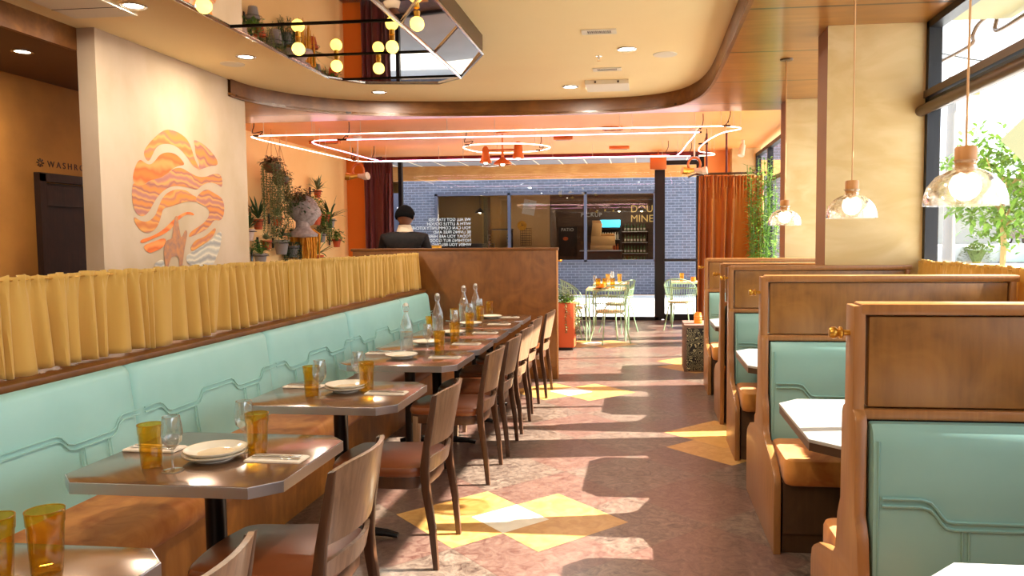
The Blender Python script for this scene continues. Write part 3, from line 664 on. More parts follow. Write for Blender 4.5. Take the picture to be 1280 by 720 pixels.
def gathered(x, y0, y1, zt, zb, seed, along=1, amp=.024, pitch=.10, dens=22):
    rnd = random.Random(seed); L = y1-y0; nu = int(L/pitch*14); phs = [rnd.uniform(0, 6.28) for _ in range(6)]; b = MB()
    cell = {}
    def kk(i, j=0):
        if (i, j) not in cell: cell[(i, j)] = rnd.uniform(-1, 1)
        return cell[(i, j)]
    def vn(x, j=0):
        i = math.floor(x); f = x-i; f = f*f*(3-2*f); return kk(i, j)*(1-f)+kk(i+1, j)*f
    def fn(u, v):
        s = u*L; w = s + pitch*.75*vn(s/pitch*.8, 1) + v*pitch*.35*vn(s/pitch*.6, 2)
        ph = 2*PI*w/pitch; am = amp*(1+.55*vn(s/pitch*.5, 3)); pl = math.sin(ph)+.28*math.sin(2*ph+1.3)
        hd = amp*.45*math.sin(2*PI*s/(pitch*.36)+2*vn(s/pitch, 4))*max(0, 1-v*5)
        k = .18+1.1*v**.6
        off = am*pl*k + hd
        z = zt+(zb-zt)*v + (.007*vn(s/(pitch*.3), 5))*max(0, 1-v*6) + .012*v*(vn(s/pitch, 6)+.6)*(1 if zt < 2 else .3)
        sl = s+.25*pitch*v*vn(s/pitch*.7, 7)
        return Vector((x+off, y0+sl, z)) if along == 1 else Vector((y0+sl, x+off, z))
    b.grid(fn, nu, 14); return b
def cafe(label, x, y0, y1, zt, zb, seed):
    t = thing('cafe_curtain', label, 'curtain', (x, y0, 0))
    b = gathered(0, 0, y1-y0, zt, zb, seed); o = b.build('gathered_cloth', 'mustard', t); md = o.modifiers.new('s', 'SOLIDIFY'); md.thickness = .003
    r = MB(); r.tube([(0, 0, zt-.018), (0, y1-y0, zt-.018)], .003, 8)
    k = .1
    while k < y1-y0: r.tube([(0, k, zt-.018), (0, k, .988)], .006, 6); k += 1.5
    r.build('rod', 'brass', t); return t
cafe('long mustard gathered curtain hanging above the teal banquette', -2.485, -1.0, 8.19, 1.395, .992, 3)
cafe('short sunlit mustard gathered curtain across the foot of the big window', 1.965, -2.0, 5.70, 1.365, .972, 5)
# timber partition at the banquette's end
t = thing('room_divider', 'tall brown timber partition closing the far end of the banquette', 'partition', (-2.1, 8.265, 0))
b = MB(); b.box((0, 0, .71), (2.3, .08, 1.42), .004); b.build('panel', 'wood_partition', t)
b = MB(); b.box((0, 0, 1.43), (2.34, .10, .03), .006); b.build('top_cap', 'wood_fascia', t)
b = MB(); b.box((1.155, 0, .71), (.012, .09, 1.42), .003); b.build('end_strip', 'wood_cap', t); b = MB(); b.box((0, -.043, .13), (2.28, .006, .005)); b.box((0, -.044, .06), (2.28, .006, .12)); b.build('kick_board', 'wood_partition', t)
b = MB(); b.lathe([(0, .05), (.012, .048), (.016, .03), (.008, .02), (.008, 0)], (1.16, 0, 1.3), 12, axis=0); b.build('coat_knob', 'brass', t)

# ================================================================ DINING TABLES
tabs = [(1.10, 1.76), (2.22, 2.88), (3.37, 4.03), (4.545, 5.18), (5.20, 5.835), (5.855, 6.49), (6.51, 7.145), (7.165, 7.80)]
tl = ['dark two-seat table at the bottom left corner, mostly out of frame', 'dark two-seat table in the foreground set with two plates and amber glasses', 'dark two-seat table, second full table from the foreground', 'first of the pushed-together dark tables, holding the nearest bottle', 'second of the pushed-together dark tables', 'third of the pushed-together dark tables', 'fourth of the pushed-together dark tables', 'last of the pushed-together dark tables, against the timber partition']
proto = thing('dining_table', 'x', 'table', (0, 0, 0), 0, 'dark tables along the banquette')
hx, hy = .385, .325
a = MB(); a.prism(oct_pts(-hx+.003, hx-.003, -hy+.003, hy-.003, .078), 2, .735, .751, .0015); a.build('table_top', 'laminate', proto)
a = MB(); a.prism(oct_pts(-hx, hx, -hy, hy, .08), 2, .712, .7495, .001); a.build('edge_band', 'steel', proto, smooth=False, label='brushed metal edge band')
a = MB(); a.lathe([(0, .012), (.042, .012), (.038, .06), (.036, .10), (.036, .68), (.05, .70), (.13, .711), (0, .711)], n=20); a.build('column', 'black', proto)
a = MB()
for k in range(4):
    an = k*PI/2; dx, dy = math.cos(an), math.sin(an)
    L_ = .29; a.tube([(dx*.02, dy*.02, .04), (dx*L_*.8, dy*L_*.8, .028), (dx*L_, dy*L_, .016)], .02, 8, radii=[.03, .02, .015])
a.build('base_foot', 'black', proto)
used = []
for (y0, y1), l in zip(tabs, tl): place(proto, used, (-1.545, (y0+y1)/2, 0), l)

# ================================================================ CHAIRS
ch = thing('dining_chair', 'x', 'chair', (0, 0, 0), 0, 'timber chairs along the aisle side of the tables')
def bent_panel(z0, z1, th, w=.215, lean0=.195, lean1=.27, bulge=.05, zc0=.45, zc1=.83):
    b = MB()
    def X(z): f = (z-zc0)/(zc1-zc0); return lean0+(lean1-lean0)*f
    nu, nv = 14, 6
    def pt(u, v, o):
        y = -w+2*w*u; z = z0+(z1-z0)*v; ed = (2*u-1); z -= (.016*ed**4)*(1 if v > .99 else 0)
        return Vector((X(z)+bulge*(1-ed*ed)+o, y, z))
    F = [[b.bm.verts.new(pt(u/nu, v/nv, 0)) for v in range(nv+1)] for u in range(nu+1)]
    B = [[b.bm.verts.new(pt(u/nu, v/nv, th)) for v in range(nv+1)] for u in range(nu+1)]
    for u in range(nu):
        for v in range(nv):
            b.bm.faces.new((F[u][v], F[u][v+1], F[u+1][v+1], F[u+1][v])); b.bm.faces.new((B[u][v], B[u+1][v], B[u+1][v+1], B[u][v+1]))
        b.bm.faces.new((F[u][0], F[u+1][0], B[u+1][0], B[u][0])); b.bm.faces.new((F[u][nv], B[u][nv], B[u+1][nv], F[u+1][nv]))
    for v in range(nv):
        b.bm.faces.new((F[0][v], B[0][v], B[0][v+1], F[0][v+1])); b.bm.faces.new((F[nu][v], F[nu][v+1], B[nu][v+1], B[nu][v]))
    bmesh.ops.recalc_face_normals(b.bm, faces=b.bm.faces[:]); return b
bent_panel(.575, .835, .016).build('backrest', 'wood_chair', ch)
bent_panel(.455, .525, .016).build('lower_rail', 'wood_chair', ch)
for s in (-1, 1):
    b = MB(); pf = [(.255, 0), (.235, .2), (.205, .38), (.20, .48), (.215, .58), (.262, .815), (.285, .82), (.248, .58), (.24, .46), (.245, .38), (.268, .2), (.28, 0)]
    b.prism(pf, 1, s*.215-.014, s*.215+.014, .004); b.build('leg', 'wood_chair_dark', ch)
    b = MB(); b.prism([(-.215, 0), (-.185, 0), (-.165, .42), (-.215, .42)], 1, s*.185-.014, s*.185+.014, .003); b.build('leg', 'wood_chair', ch)
def seat_outline(d):
    return [(.205+d, -.20-d), (.205+d, .20+d), (-.10, .215+d), (-.22, .195+d), (-.25-d, .12), (-.26-d, 0), (-.25-d, -.12), (-.22, -.195-d), (-.10, -.215-d)]
b = MB(); b.prism([(p.x, p.y) for p in smooth_path([(x, y, 0) for x, y in seat_outline(-.01)], 4, True)], 2, .375, .432, .003); b.build('seat_frame', 'wood_chair_dark', ch)
b = MB(); b.prism([(p.x, p.y) for p in smooth_path([(x, y, 0) for x, y in seat_outline(0)], 4, True)], 2, .428, .482, .02); b.build('seat', 'leather', ch)
used = []
for y, dx, dr, l in ((1.50, 0, 0, 'nearest timber chair, only its back corner showing at the bottom edge'), (2.42, 0, 0, 'timber chair with brown leather seat at the foreground table'), (3.57, 0, 0, 'timber chair by the yellow floor diamonds, second from the foreground'), (4.80, -.01, 0, 'timber chair at the first pushed-together table'), (5.42, 0, .02, 'timber chair at the second pushed-together table'), (6.05, 0, 0, 'timber chair at the third pushed-together table'), (6.745, -.02, 0, 'timber chair at the fourth pushed-together table'), (7.42, .02, 0, 'farthest timber chair, next to the brown partition')):
    place(ch, used, (-1.225+dx, y, 0), l, dr)

# ================================================================ TABLEWARE
TZ = .7512
tum = thing('tumbler', 'x', 'glass', (0, 0, 0), 0, 'amber glass tumblers')
b = MB(); b.lathe([(0, 0), (.030, 0), (.033, .004), (.036, .06), (.0385, .115), (.0405, .118), (.042, .148), (.0395, .148), (.037, .118), (.035, .11), (.0315, .012), (0, .01)], n=24); b.build('glass_body', 'glass_amber', tum)
b = MB(); b.tube([(.0408*math.cos(a*PI/12), .0408*math.sin(a*PI/12), .148) for a in range(24)], .0016, 6, True); b.build('rim', 'glass_amber', tum)
wine = thing('wine_glass', 'x', 'glass', (0, 0, 0), 0, 'stemmed wine glasses')
b = MB(); b.lathe([(0, 0), (.034, 0), (.034, .002), (.008, .006), (.004, .012), (.0038, .07), (.012, .078), (.030, .10), (.0345, .125), (.032, .16), (.0275, .186), (.0265, .186), (.031, .16), (.0335, .125), (.029, .102), (.010, .081), (0, .078)], n=24); b.build('glass_body', 'glass_clear', wine)
b = MB(); b.tube([(.027*math.cos(a*PI/12), .027*math.sin(a*PI/12), .186) for a in range(24)], .0014, 5, True); b.tube([(.034*math.cos(a*PI/12), .034*math.sin(a*PI/12), .002) for a in range(24)], .0011, 5, True); b.build('rim', 'glass_clear', wine)
bot = thing('water_bottle', 'x', 'bottle', (0, 0, 0), 0, 'clear swing-top water bottles')
b = MB(); b.lathe([(0, .004), (.038, 0), (.043, .006), (.044, .17), (.038, .205), (.022, .245), (.0145, .28), (.0145, .315), (.018, .318), (.018, .328), (.013, .33)], n=24); b.lathe([(0, .008), (.040, .01), (.041, .15), (0, .15)], n=24); b.build('glass_body', 'glass_clear', bot)
b = MB(); b.lathe([(0, .328), (.013, .328), (.015, .336), (.013, .348), (0, .35)], n=16); b.build('stopper', 'ceramic', bot)
b = MB(); b.tube([(.016, 0, .29), (.022, 0, .31), (.019, 0, .338), (0, 0, .352), (-.019, 0, .338), (-.022, 0, .31), (-.016, 0, .29)], .0014, 6); b.tube([(.0155*math.cos(a*PI/8), .0155*math.sin(a*PI/8), .29) for a in range(16)], .0014, 5, True); b.build('wire_bail', 'steel_bright', bot)
plate = thing('plate', 'x', 'plate', (0, 0, 0), 0, 'cream plates')
b = MB(); b.lathe([(0, .003), (.055, .003), (.058, 0), (.064, 0), (.066, .005), (.098, .016), (.106, .0225), (.107, .026), (.104, .0265), (.096, .021), (.066, .011), (.062, .0095), (0, .009)], n=40); b.build('dish', 'ceramic', plate)
b = MB(); b.lathe([(0, .0098), (.060, .0102), (.060, .0106), (0, .0102)], n=32); b.tube([(.1055*math.cos(a*PI/20), .1055*math.sin(a*PI/20), .0262) for a in range(40)], .0012, 5, True); b.build('glaze_ring', 'ceramic_tan', plate, label='tan glazed centre and rim')
nap = thing('folded_napkin', 'x', 'napkin', (0, 0, 0), 0, 'folded cream napkins under cutlery')
b = MB(); b.prism(rrect(-.105, .105, -.045, .045, .006, 2), 2, 0, .0035, .0012); b.prism(rrect(-.103, .100, -.043, .042, .006, 2), 2, .0037, .0068, .0012); b.build('cloth', 'napkin', nap)
b = MB(); b.tube([(-.085, -.016, .011), (.02, -.016, .011)], .004, 6); b.box((.055, -.016, .0095), (.075, .016, .002), .0008); b.build('knife', 'steel_bright', nap)
b = MB(); b.tube([(-.09, .012, .011), (.02, .012, .010)], .0032, 6); b.box((.035, .012, .0100), (.03, .02, .002), .0008)
for k in range(4): b.tube([(.048, .012-.0075+.005*k, .0100), (.085, .012-.0075+.005*k, .0125)], .0014, 5)
b.build('fork', 'steel_bright', nap)
ut, uw, ub, up_, un = [], [], [], [], []
TAB = {1: 'the foreground table', 2: 'the second full table', 3: 'the first pushed-together table', 4: 'the second pushed-together table', 5: 'the third pushed-together table', 6: 'the fourth pushed-together table', 7: 'the last pushed-together table', 0: 'the corner table at the bottom left'}
for x, y, s, l in ((-1.69, 2.41, 1, 'amber tumbler on the foreground table, banquette side'), (-1.405, 2.60, 1, 'amber tumbler on the foreground table, aisle side'), (-1.66, 3.62, 1, 'amber tumbler on the second full table, banquette side'), (-1.43, 3.77, 1, 'amber tumbler on the second full table, aisle side'),
    (-1.475, 1.545, 1, 'amber tumbler on the corner table, left one of the pair'), (-1.395, 1.60, 1, 'amber tumbler on the corner table, right one of the pair'), (-1.41, 5.11, 1, 'amber tumbler on the first pushed-together table beside the napkin'), (-1.44, 5.66, 1, 'amber tumbler in the middle of the second pushed-together table'),
    (-1.76, 6.12, 1, 'amber tumbler behind the second bottle on the banquette side'), (-1.74, 6.84, 1, 'amber tumbler on the fourth pushed-together table, banquette side'), (-1.50, 6.42, 1, 'amber tumbler on the aisle side of the third pushed-together table'), (-1.56, 7.12, 1, 'amber tumbler on the fourth pushed-together table near the wine glass'), (-1.59, 7.72, 1, 'amber tumbler on the last table in front of the partition, aisle side'), (-1.80, 7.41, 1, 'amber tumbler on the last table, banquette side')):
    place(tum, ut, (x, y, TZ), l)
for x, y, l in ((-1.585, 2.37, 'wine glass on the foreground table, left of the plates'), (-1.47, 2.63, 'wine glass on the foreground table behind the plates'), (-1.595, 3.57, 'wine glass on the second full table, left of the plates'), (-1.51, 3.86, 'wine glass on the second full table behind the plates'),
    (-1.57, 1.60, 'wine glass at the left frame edge on the corner table'), (-1.52, 5.20, 'wine glass beside the nearest bottle'), (-1.60, 6.28, 'wine glass on the third pushed-together table'), (-1.63, 6.98, 'wine glass on the fourth pushed-together table'), (-1.66, 7.55, 'wine glass on the last pushed-together table')):
    place(wine, uw, (x, y, TZ), l)
for x, y, l in ((-1.625, 5.05, 'nearest water bottle, swing-top, on the first pushed-together table'), (-1.66, 5.98, 'second water bottle, swing-top, in front of the teal backrest end'), (-1.70, 7.05, 'left of the two far water bottles in front of the partition'), (-1.66, 7.38, 'tallest-looking far water bottle in front of the partition')):
    place(bot, ub, (x, y, TZ), l, rz=.6)
for x, y, z, l in ((-1.525, 2.52, 0, 'lower plate of the stack on the foreground table'), (-1.523, 2.525, .013, 'upper plate of the stack on the foreground table'), (-1.535, 3.75, 0, 'lower plate of the stack on the second full table'), (-1.533, 3.755, .013, 'upper plate of the stack on the second full table'),
    (-1.60, 4.86, 0, 'single cream plate in front of the nearest bottle'), (-1.62, 5.52, 0, 'cream plate on the second pushed-together table'), (-1.58, 6.14, 0, 'cream plate on the third pushed-together table'), (-1.58, 6.80, 0, 'cream plate on the fourth pushed-together table'), (-1.52, 7.45, 0, 'cream plate on the last pushed-together table'), (-1.66, 1.28, 0, 'cream plate on the corner table at the frame edge')):
    place(plate, up_, (x, y, TZ+z), l)
for x, y, r, l in ((-1.295, 2.53, 0, 'napkin with cutlery on the foreground table, aisle side'), (-1.82, 2.62, 0, 'napkin with cutlery on the foreground table, banquette side'), (-1.30, 3.70, 0, 'napkin with cutlery on the second full table, aisle side'), (-1.80, 3.84, 0, 'napkin with cutlery on the second full table, banquette side'),
    (-1.31, 4.88, 0, 'napkin with cutlery on the first pushed-together table, aisle side'), (-1.80, 5.04, 0, 'napkin with cutlery on the first pushed-together table, banquette side'), (-1.32, 5.54, 0, 'napkin with cutlery on the second pushed-together table'), (-1.32, 6.22, 0, 'napkin with cutlery on the third pushed-together table'), (-1.33, 6.88, 0, 'napkin with cutlery on the fourth pushed-together table'), (-1.35, 7.50, 0, 'napkin with cutlery on the last pushed-together table')):
    place(nap, un, (x, y, TZ), l, rz=r+random.uniform(-.05, .05))
cup = thing('coffee_cup', 'small white coffee cup at the left frame edge on the corner table', 'cup', (-1.505, 1.47, TZ))
b = MB(); b.lathe([(0, 0), (.022, 0), (.026, .006), (.040, .045), (.043, .06), (.040, .06), (.037, .045), (.022, .01), (0, .008)], n=24); b.build('bowl', 'ceramic', cup)
b = MB(); b.lathe([(0, .052), (.038, .052), (.038, .0525), (0, .0525)], n=24); b.build('coffee', mat('coffee', (196, 132, 70), .4, c2=(120, 60, 26), scale=40), cup)
b = MB(); b.tube(smooth_path([(-.038, 0, .05), (-.058, 0, .048), (-.060, 0, .03), (-.034, 0, .02)], 4), .004, 6); b.build('handle', 'ceramic', cup)

# ================================================================ CEILING FIXTURES
def spot(parent, z, w, size=2.0, col=(1, .92, .78), blend=.8):
    d = bpy.data.lights.new('lamp_light', 'AREA'); d.shape = 'DISK'; d.size = .11; d.energy = w; d.color = col
    o = bpy.data.objects.new('lamp_light', d); COL.objects.link(o); o.parent = parent; o.location = (0, 0, z)
dl = thing('recessed_downlight', 'x', 'ceiling light', (0, 0, 0), 0, 'recessed downlights in the cream ceiling')
b = MB(); b.lathe([(.062, 0), (.085, 0), (.088, -.004), (.084, -.008), (.066, -.006), (.062, 0)], n=28); b.build('trim_ring', 'steel_bright', dl)
b = MB(); b.lathe([(0, -.002), (.064, -.002), (.064, -.001), (0, -.001)], n=24); b.build('lens', 'lamp_lens', dl)
spot(dl, -.012, 11)
used = []
for x, y, l in ((-3.59, 5.13, 'downlight near the white ceiling access panel'), (-3.58, 6.64, 'downlight beside the beige round speaker, by the mural wall'), (-2.96, 8.39, 'downlight between the mirrored fixture and the curved fascia'), (-.15, 6.83, 'downlight beside the round speaker left of the timber ceiling'), (-.80, 8.39, 'downlight next to the white ceiling box'),
    (-.15, 3.2, 'downlight out of frame above the aisle'), (-3.59, 2.4, 'downlight out of frame above the banquette'), (-.8, .4, 'downlight out of frame behind the viewer'), (-3.0, -.8, 'downlight out of frame behind the banquette')):
    place(dl, used, (x, y, Z_HI), l)
sp = thing('ceiling_speaker', 'x', 'speaker', (0, 0, 0), 0, 'flush round ceiling speakers')
b = MB(); b.lathe([(0, -.006), (.10, -.006), (.108, -.004), (.11, 0), (0, 0)], n=32); b.build('grille', 'white_paint', sp)
used = []
place(sp, used, (-3.85, 6.89, Z_HI), 'round beige ceiling speaker by the mural wall'); place(sp, used, (.19, 7.08, Z_HI), 'round white ceiling speaker near the timber ceiling')
vt = thing('air_vent', 'x', 'vent', (0, 0, 0), 0, 'slotted ceiling vents')
b = MB()
for c_, d_ in (((-.12, 0), (.04, .13)), ((.12, 0), (.04, .13)), ((0, -.055), (.28, .02)), ((0, .055), (.28, .02))): b.box((c_[0], c_[1], -.005), (d_[0], d_[1], .01))
for k in range(13): b.box((-.096+k*.016, 0, -.004), (.005, .1, .012))
b.build('frame', 'white_paint', vt, smooth=False); b = MB(); b.box((0, 0, -.001), (.2, .1, .002)); b.build('backing', 'vent_dark', vt, smooth=False)
used = []
place(vt, used, (-.36, 6.23, Z_HI), 'nearer slotted ceiling vent above the aisle'); place(vt, used, (-.36, 7.59, Z_HI), 'farther slotted ceiling vent above the white box')
b = thing('ceiling_access_box', 'white rectangular box fixed under the cream ceiling near the curved fascia', 'box', (-.39, 8.30, Z_HI)); q = MB(); q.box((0, 0, -.022), (.46, .42, .044), .004); q.build('housing', 'white_paint', b, smooth=False)
q = MB(); q.box((-.12, -.212, -.022), (.02, .004, .02)); q.box((.12, -.212, -.022), (.02, .004, .02)); q.build('latch', 'vent_dark', b, smooth=False)
b = thing('ceiling_access_panel', 'pale flat access panel in the cream ceiling above the left corner', 'panel', (-3.93, 5.08, Z_HI)); q = MB(); q.box((0, 0, -.01), (.5, .44, .02), .003); q.build('door_sheet', 'white_paint', b, smooth=False)
q = MB(); q.box((0, 0, -.0215), (.5, .006, .002)); q.build('joint', 'vent_dark', b, smooth=False)
b = thing('sprinkler_head', 'small fire sprinkler head hanging from the cream ceiling', 'sprinkler', (-.41, 7.06, Z_HI)); q = MB(); q.lathe([(0, 0), (.03, 0), (.03, -.004), (.01, -.006), (.008, -.03), (0, -.03)], n=16); q.build('escutcheon', 'steel_bright', b)
q = MB(); q.lathe([(0, -.046), (.016, -.046), (.016, -.044), (0, -.044)], n=12); q.tube([(.007, 0, -.03), (.01, 0, -.045)], .0015, 5); q.tube([(-.007, 0, -.03), (-.01, 0, -.045)], .0015, 5); q.build('deflector', 'brass', b)
b = thing('corridor_downlight', 'lit downlight in the dark corridor ceiling at the upper left', 'ceiling light', (-4.91, 5.64, 3.05))
q = MB(); q.lathe([(.055, 0), (.08, 0), (.08, -.006), (.055, -.006)], n=24); q.build('trim_ring', 'steel_bright', b); q = MB(); q.lathe([(0, -.003), (.056, -.003), (.056, -.002), (0, -.002)], n=20); q.build('lens', 'lamp_lens', b); spot(b, -.012, 8)

# mirrored ceiling fixture
mf = thing('mirrored_ceiling_fixture', 'large faceted mirror fixture with yellow globe bulbs on the cream ceiling', 'light fixture', (-2.1, 4.9, Z_HI))
mo = Vector((-2.1, 4.9)); P = [(-2.92, 6.90), (-2.67, 7.18), (-1.97, 7.28), (-1.70, 7.06)]; Q = [(-1.31, 6.21), (-1.31, 2.6), (-1.70, 2.0), (-2.6, 2.0), (-2.92, 2.3)]
L = lambda p: (p[0]-mo.x, p[1]-mo.y)
q = MB(); q.prism([L(p) for p in P+Q], 2, -.13, -.002); q.build('housing', 'bronze', mf, smooth=False)
q = MB(); q.poly([(*L(p), -.150) for p in [(-2.92, 2.3), (-2.92, 6.90), (-2.67, 7.18), (-1.97, 7.28), (-1.70, 7.06), (-1.70, 2.0), (-2.6, 2.0)]]); q.build('mirror_panel', 'mirror', mf, smooth=False)
q = MB(); q.poly([(*L((-1.70, 7.06)), -.150), (*L((-1.31, 6.21)), -.135), (*L((-1.31, 2.6)), -.135), (*L((-1.70, 2.0)), -.150)]); q.build('mirror_panel', 'mirror', mf, smooth=False, label='narrow tilted side mirror')
q = MB()
def bar(a, b_, za=-.155, zb=-.155, r=.009): q.tube([(*L(a), za), (*L(b_), zb)], r, 6)
rim = [(-2.92, 2.3), (-2.92, 6.90), (-2.67, 7.18), (-1.97, 7.28), (-1.70, 7.06), (-1.31, 6.21), (-1.31, 2.6), (-1.70, 2.0)]
for a, b_ in zip(rim, rim[1:]): bar(a, b_, -.153, -.153, .012)
bar((-1.70, 2.0), (-1.70, 7.06), r=.014); bar((-1.31, 5.42), (-1.68, 6.1), -.14, -.155); bar((-1.31, 4.6), (-1.68, 5.25), -.14, -.155)
q.build('rim_bar', 'steel_bright', mf)
q = MB()
q.bm.free()
for y, x0 in ((5.20, -2.92), (6.08, -2.92), (7.0, -2.83), (4.2, -2.92), (3.2, -2.92)): q = MB(); bar((x0, y), (-1.70, y), r=.007); q.build('cross_bar', 'black', mf)
for x, y in ((-2.57, 5.54), (-2.51, 6.11), (-2.20, 6.24), (-1.86, 5.58), (-1.50, 5.02), (-2.67, 4.47), (-2.4, 3.4)):
    q = MB(); q.ball((x-mo.x, y-mo.y, -.235), .048, 12); bb = q.build('globe_bulb', 'bulb', mf); q = MB(); q.lathe([(.02, -.152), (.022, -.156), (.018, -.19), (.022, -.197)], (x-mo.x, y-mo.y, 0), 14); q.build('socket', 'brass', bb)

# pendants above the booths
pd = thing('pendant_lamp', 'x', 'pendant lamp', (0, 0, 0), 0, 'dimpled glass pendants over the booths')
b = MB(); b.lathe([(.142, 0), (.1405, .03), (.128, .07), (.10, .105), (.066, .125), (.040, .135), (.034, .15), (.046, .165), (.044, .165), (.031, .151), (.037, .131), (.064, .121), (.098, .101), (.125, .067), (.1375, .029), (.139, 0)], n=40); b.build('glass_shade', 'glass_dimple', pd)
b = MB(); b.lathe([(0, .215), (.034, .215), (.038, .208), (.038, .165), (.034, .135), (.03, .12), (0, .12)], n=24); b.build('wooden_cap', 'wood_cap', pd)
b = MB(); b.ball((0, 0, .072), .055, 12); b.build('globe_bulb', 'bulb_white', pd)
b = MB(); b.tube([(0, 0, .215), (.002, 0, .8), (0, 0, 1.41)], .0045, 8); b.build('cord', 'cord', pd)
b = MB(); b.lathe([(0, 1.39), (.05, 1.39), (.055, 1.40), (.055, 1.41), (0, 1.41)], n=20); b.build('canopy', 'bronze', pd)
d = bpy.data.lights.new('lamp_light', 'POINT'); d.energy = 7; d.color = (1, .82, .55); d.shadow_soft_size = .055; o = bpy.data.objects.new('lamp_light', d); COL.objects.link(o); o.parent = pd; o.location = (0, 0, .072)
used = []
for x, y, l in ((1.17, 2.95, 'nearest glass pendant, in front of the big window'), (1.19, 4.56, 'middle glass pendant, against the near yellow column'), (1.20, 6.72, 'farthest glass pendant, between the two yellow columns')): place(pd, used, (x, y, 1.638), l)

# neon tubes under the orange ceiling
def neon(label, pts, m, closed, seed, z=2.92, supports=10):
    t = thing('neon_light', label, 'neon light', (0, 0, z)); P = smooth_path([(x, y, 0) for x, y in pts], 5, closed)
    b = MB(); b.tube(P, .0065, 8, closed); b.build('glowing_tube', m, t)
    rnd = random.Random(seed)
    for k in range(supports):
        p = P[int((k+.5)/supports*len(P))]; s = MB(); s.tube([(p.x, p.y, .012), (p.x, p.y, Z_OR-z-.004)], .0035, 5); s.lathe([(0, .006), (.008, .006), (.010, .014), (.004, .02)], (p.x, p.y, 0), 8); s.build('standoff', 'cord_white', t)
    for k in range(max(2, supports//4)):
        p = P[int((k+.3)/max(2, supports//4)*len(P))]; dx = rnd.uniform(-.1, .1)
        s = MB(); s.tube(smooth_path([(p.x, p.y, 0), (p.x+.05, p.y+.02, .06), (p.x+dx-.03, p.y+.05, .05), (p.x+dx, p.y+.03, .14), (p.x+dx, p.y+.03, Z_OR-z-.006)], 4), .006, 6); s.tube([(p.x-.07, p.y, .004), (p.x+.07, p.y, .004)], .012, 6); s.build('feed_cable', 'wood_dark', t)
neon('outer looping pink neon tube under the orange ceiling', [(-5.2, 9.9), (-5.05, 9.62), (-4.3, 9.60), (-2, 9.62), (.6, 9.66), (1.05, 9.72), (1.22, 9.95), (1.02, 10.3), (.88, 11.2), (.86, 12.3), (1.12, 12.7), (1.1, 12.95), (.6, 13.0), (-2, 12.98), (-4.5, 12.98), (-4.95, 12.8), (-5.0, 12.5), (-5.1, 11.2)], 'neon', True, 1, supports=22)
neon('inner pink neon tube crossing the orange ceiling', [(-4.55, 10.15), (-3.8, 10.0), (-1.5, 10.02), (.5, 10.02), (.66, 10.15), (.62, 11.2), (.55, 12.5), (.3, 12.72), (-2.0, 12.7), (-4.2, 12.7), (-4.5, 12.5), (-4.56, 11.3)], 'neon_lilac', True, 2, z=2.90, supports=16)
neon('small central neon loop around the copper lamp cluster', [(-2.70, 11.35), (-2.45, 10.95), (-1.75, 10.95), (-1.40, 11.4), (-1.70, 11.9), (-2.45, 12.0)], 'neon', True, 3, supports=8)
for i, (x, y) in enumerate(((-4.0, 11), (-1.0, 11), (-2.4, 10), (.2, 12))):
    d = bpy.data.lights.new('neon_glow', 'POINT'); d.energy = 1e-6; bpy.data.lights.remove(d)
# ceiling track lamps
def cluster(label, x, y):
    t = thing('spotlight_fixture', label, 'spotlight', (x, y, Z_OR), 0, 'ring spotlights under the orange ceiling'); b = MB(); b.lathe([(0, 0), (.07, 0), (.06, -.02), (.02, -.04), (0, -.04)], n=16); b.build('canopy', 'white_paint', t)
    b = MB(); b.tube([(0, 0, -.03), (0, 0, -.42)], .012, 8); b.build('stem', 'white_paint', t)
    b = MB(); b.tube([(.09*math.cos(a*PI/10), 0, -.52+.10*math.sin(a*PI/10)) for a in range(20)], .018, 8, True); b.build('ring', 'copper', t)
    for s in (-1, 1):
        b = MB(); b.tube([(0, 0, -.60), (s*.12, -.05, -.62)], .04, 10, radii=[.03, .05]); b.tube([(s*.12, -.05, -.62), (s*.18, -.07, -.61)], .058, 12, radii=[.055, .06]); b.build('spot_head', 'brass' if s < 0 else 'white_paint', t)
cluster('ring spotlight hanging in front of the maroon drape', -4.42, 11.5); cluster('ring spotlight hanging beside the orange velvet drape', .74, 11.5)
t = thing('copper_lamp_cluster', 'cluster of three copper bell lamps in the middle of the neon loop', 'light fixture', (-2.12, 11.4, Z_OR))
b = MB(); b.lathe([(0, 0), (.10, 0), (.09, -.02), (0, -.03)], n=20); b.tube([(-.26, 0, -.26), (.22, 0, -.26)], .014, 8); b.tube([(0, 0, 0), (0, 0, -.36)], .012, 8); b.build('canopy_bar', 'copper', t)
for x, z, r0, r1 in ((-.26, -.42, .05, .085), (0, -.45, .02, .13), (.24, -.36, .06, .085)):
    b = MB(); b.lathe([(r0*.4, z+.22), (r0, z+.18), (r0*1.1, z+.08), (r1, z), (r1+.01, z-.03), (r1-.01, z-.03), (r0, z+.07)], (x, 0, 0), 20); b.tube([(x, 0, z+.2), (x, 0, -.26)], .01, 6); s_ = b.build('bell_shade', 'copper', t)
    b = MB(); b.ball((x, 0, z-.02), .035, 8); b.build('bulb', 'bulb_white', s_)
b = MB(); b.lathe([(0, -.52), (.14, -.50), (.15, -.49), (0, -.505)], (-.2, 0, 0), 20); b.build('drip_dish', 'glass_clear', t)
for i, (px, py, l, w) in enumerate(((704, 126+45, 'copper fixture box nearest the fascia on the orange ceiling', .3), (406, 176, 'long copper strip box on the left of the orange ceiling', .5), (766, 159, 'copper strip box in the middle of the orange ceiling', .3), (774, 183, 'copper strip box toward the storefront on the orange ceiling', .35))):
    p = at(px, py, 2, Z_OR); t = thing('ceiling_strip_box', l, 'ceiling fixture', (p.x, p.y, Z_OR), 0, 'copper strip boxes on the orange ceiling'); q = MB(); q.box((0, 0, -.025), (w, .1, .05), .006); q.build('housing', 'copper', t); q = MB(); q.box((0, 0, -.052), (w*.8, .05, .004)); q.build('slot', 'wood_fascia', t)
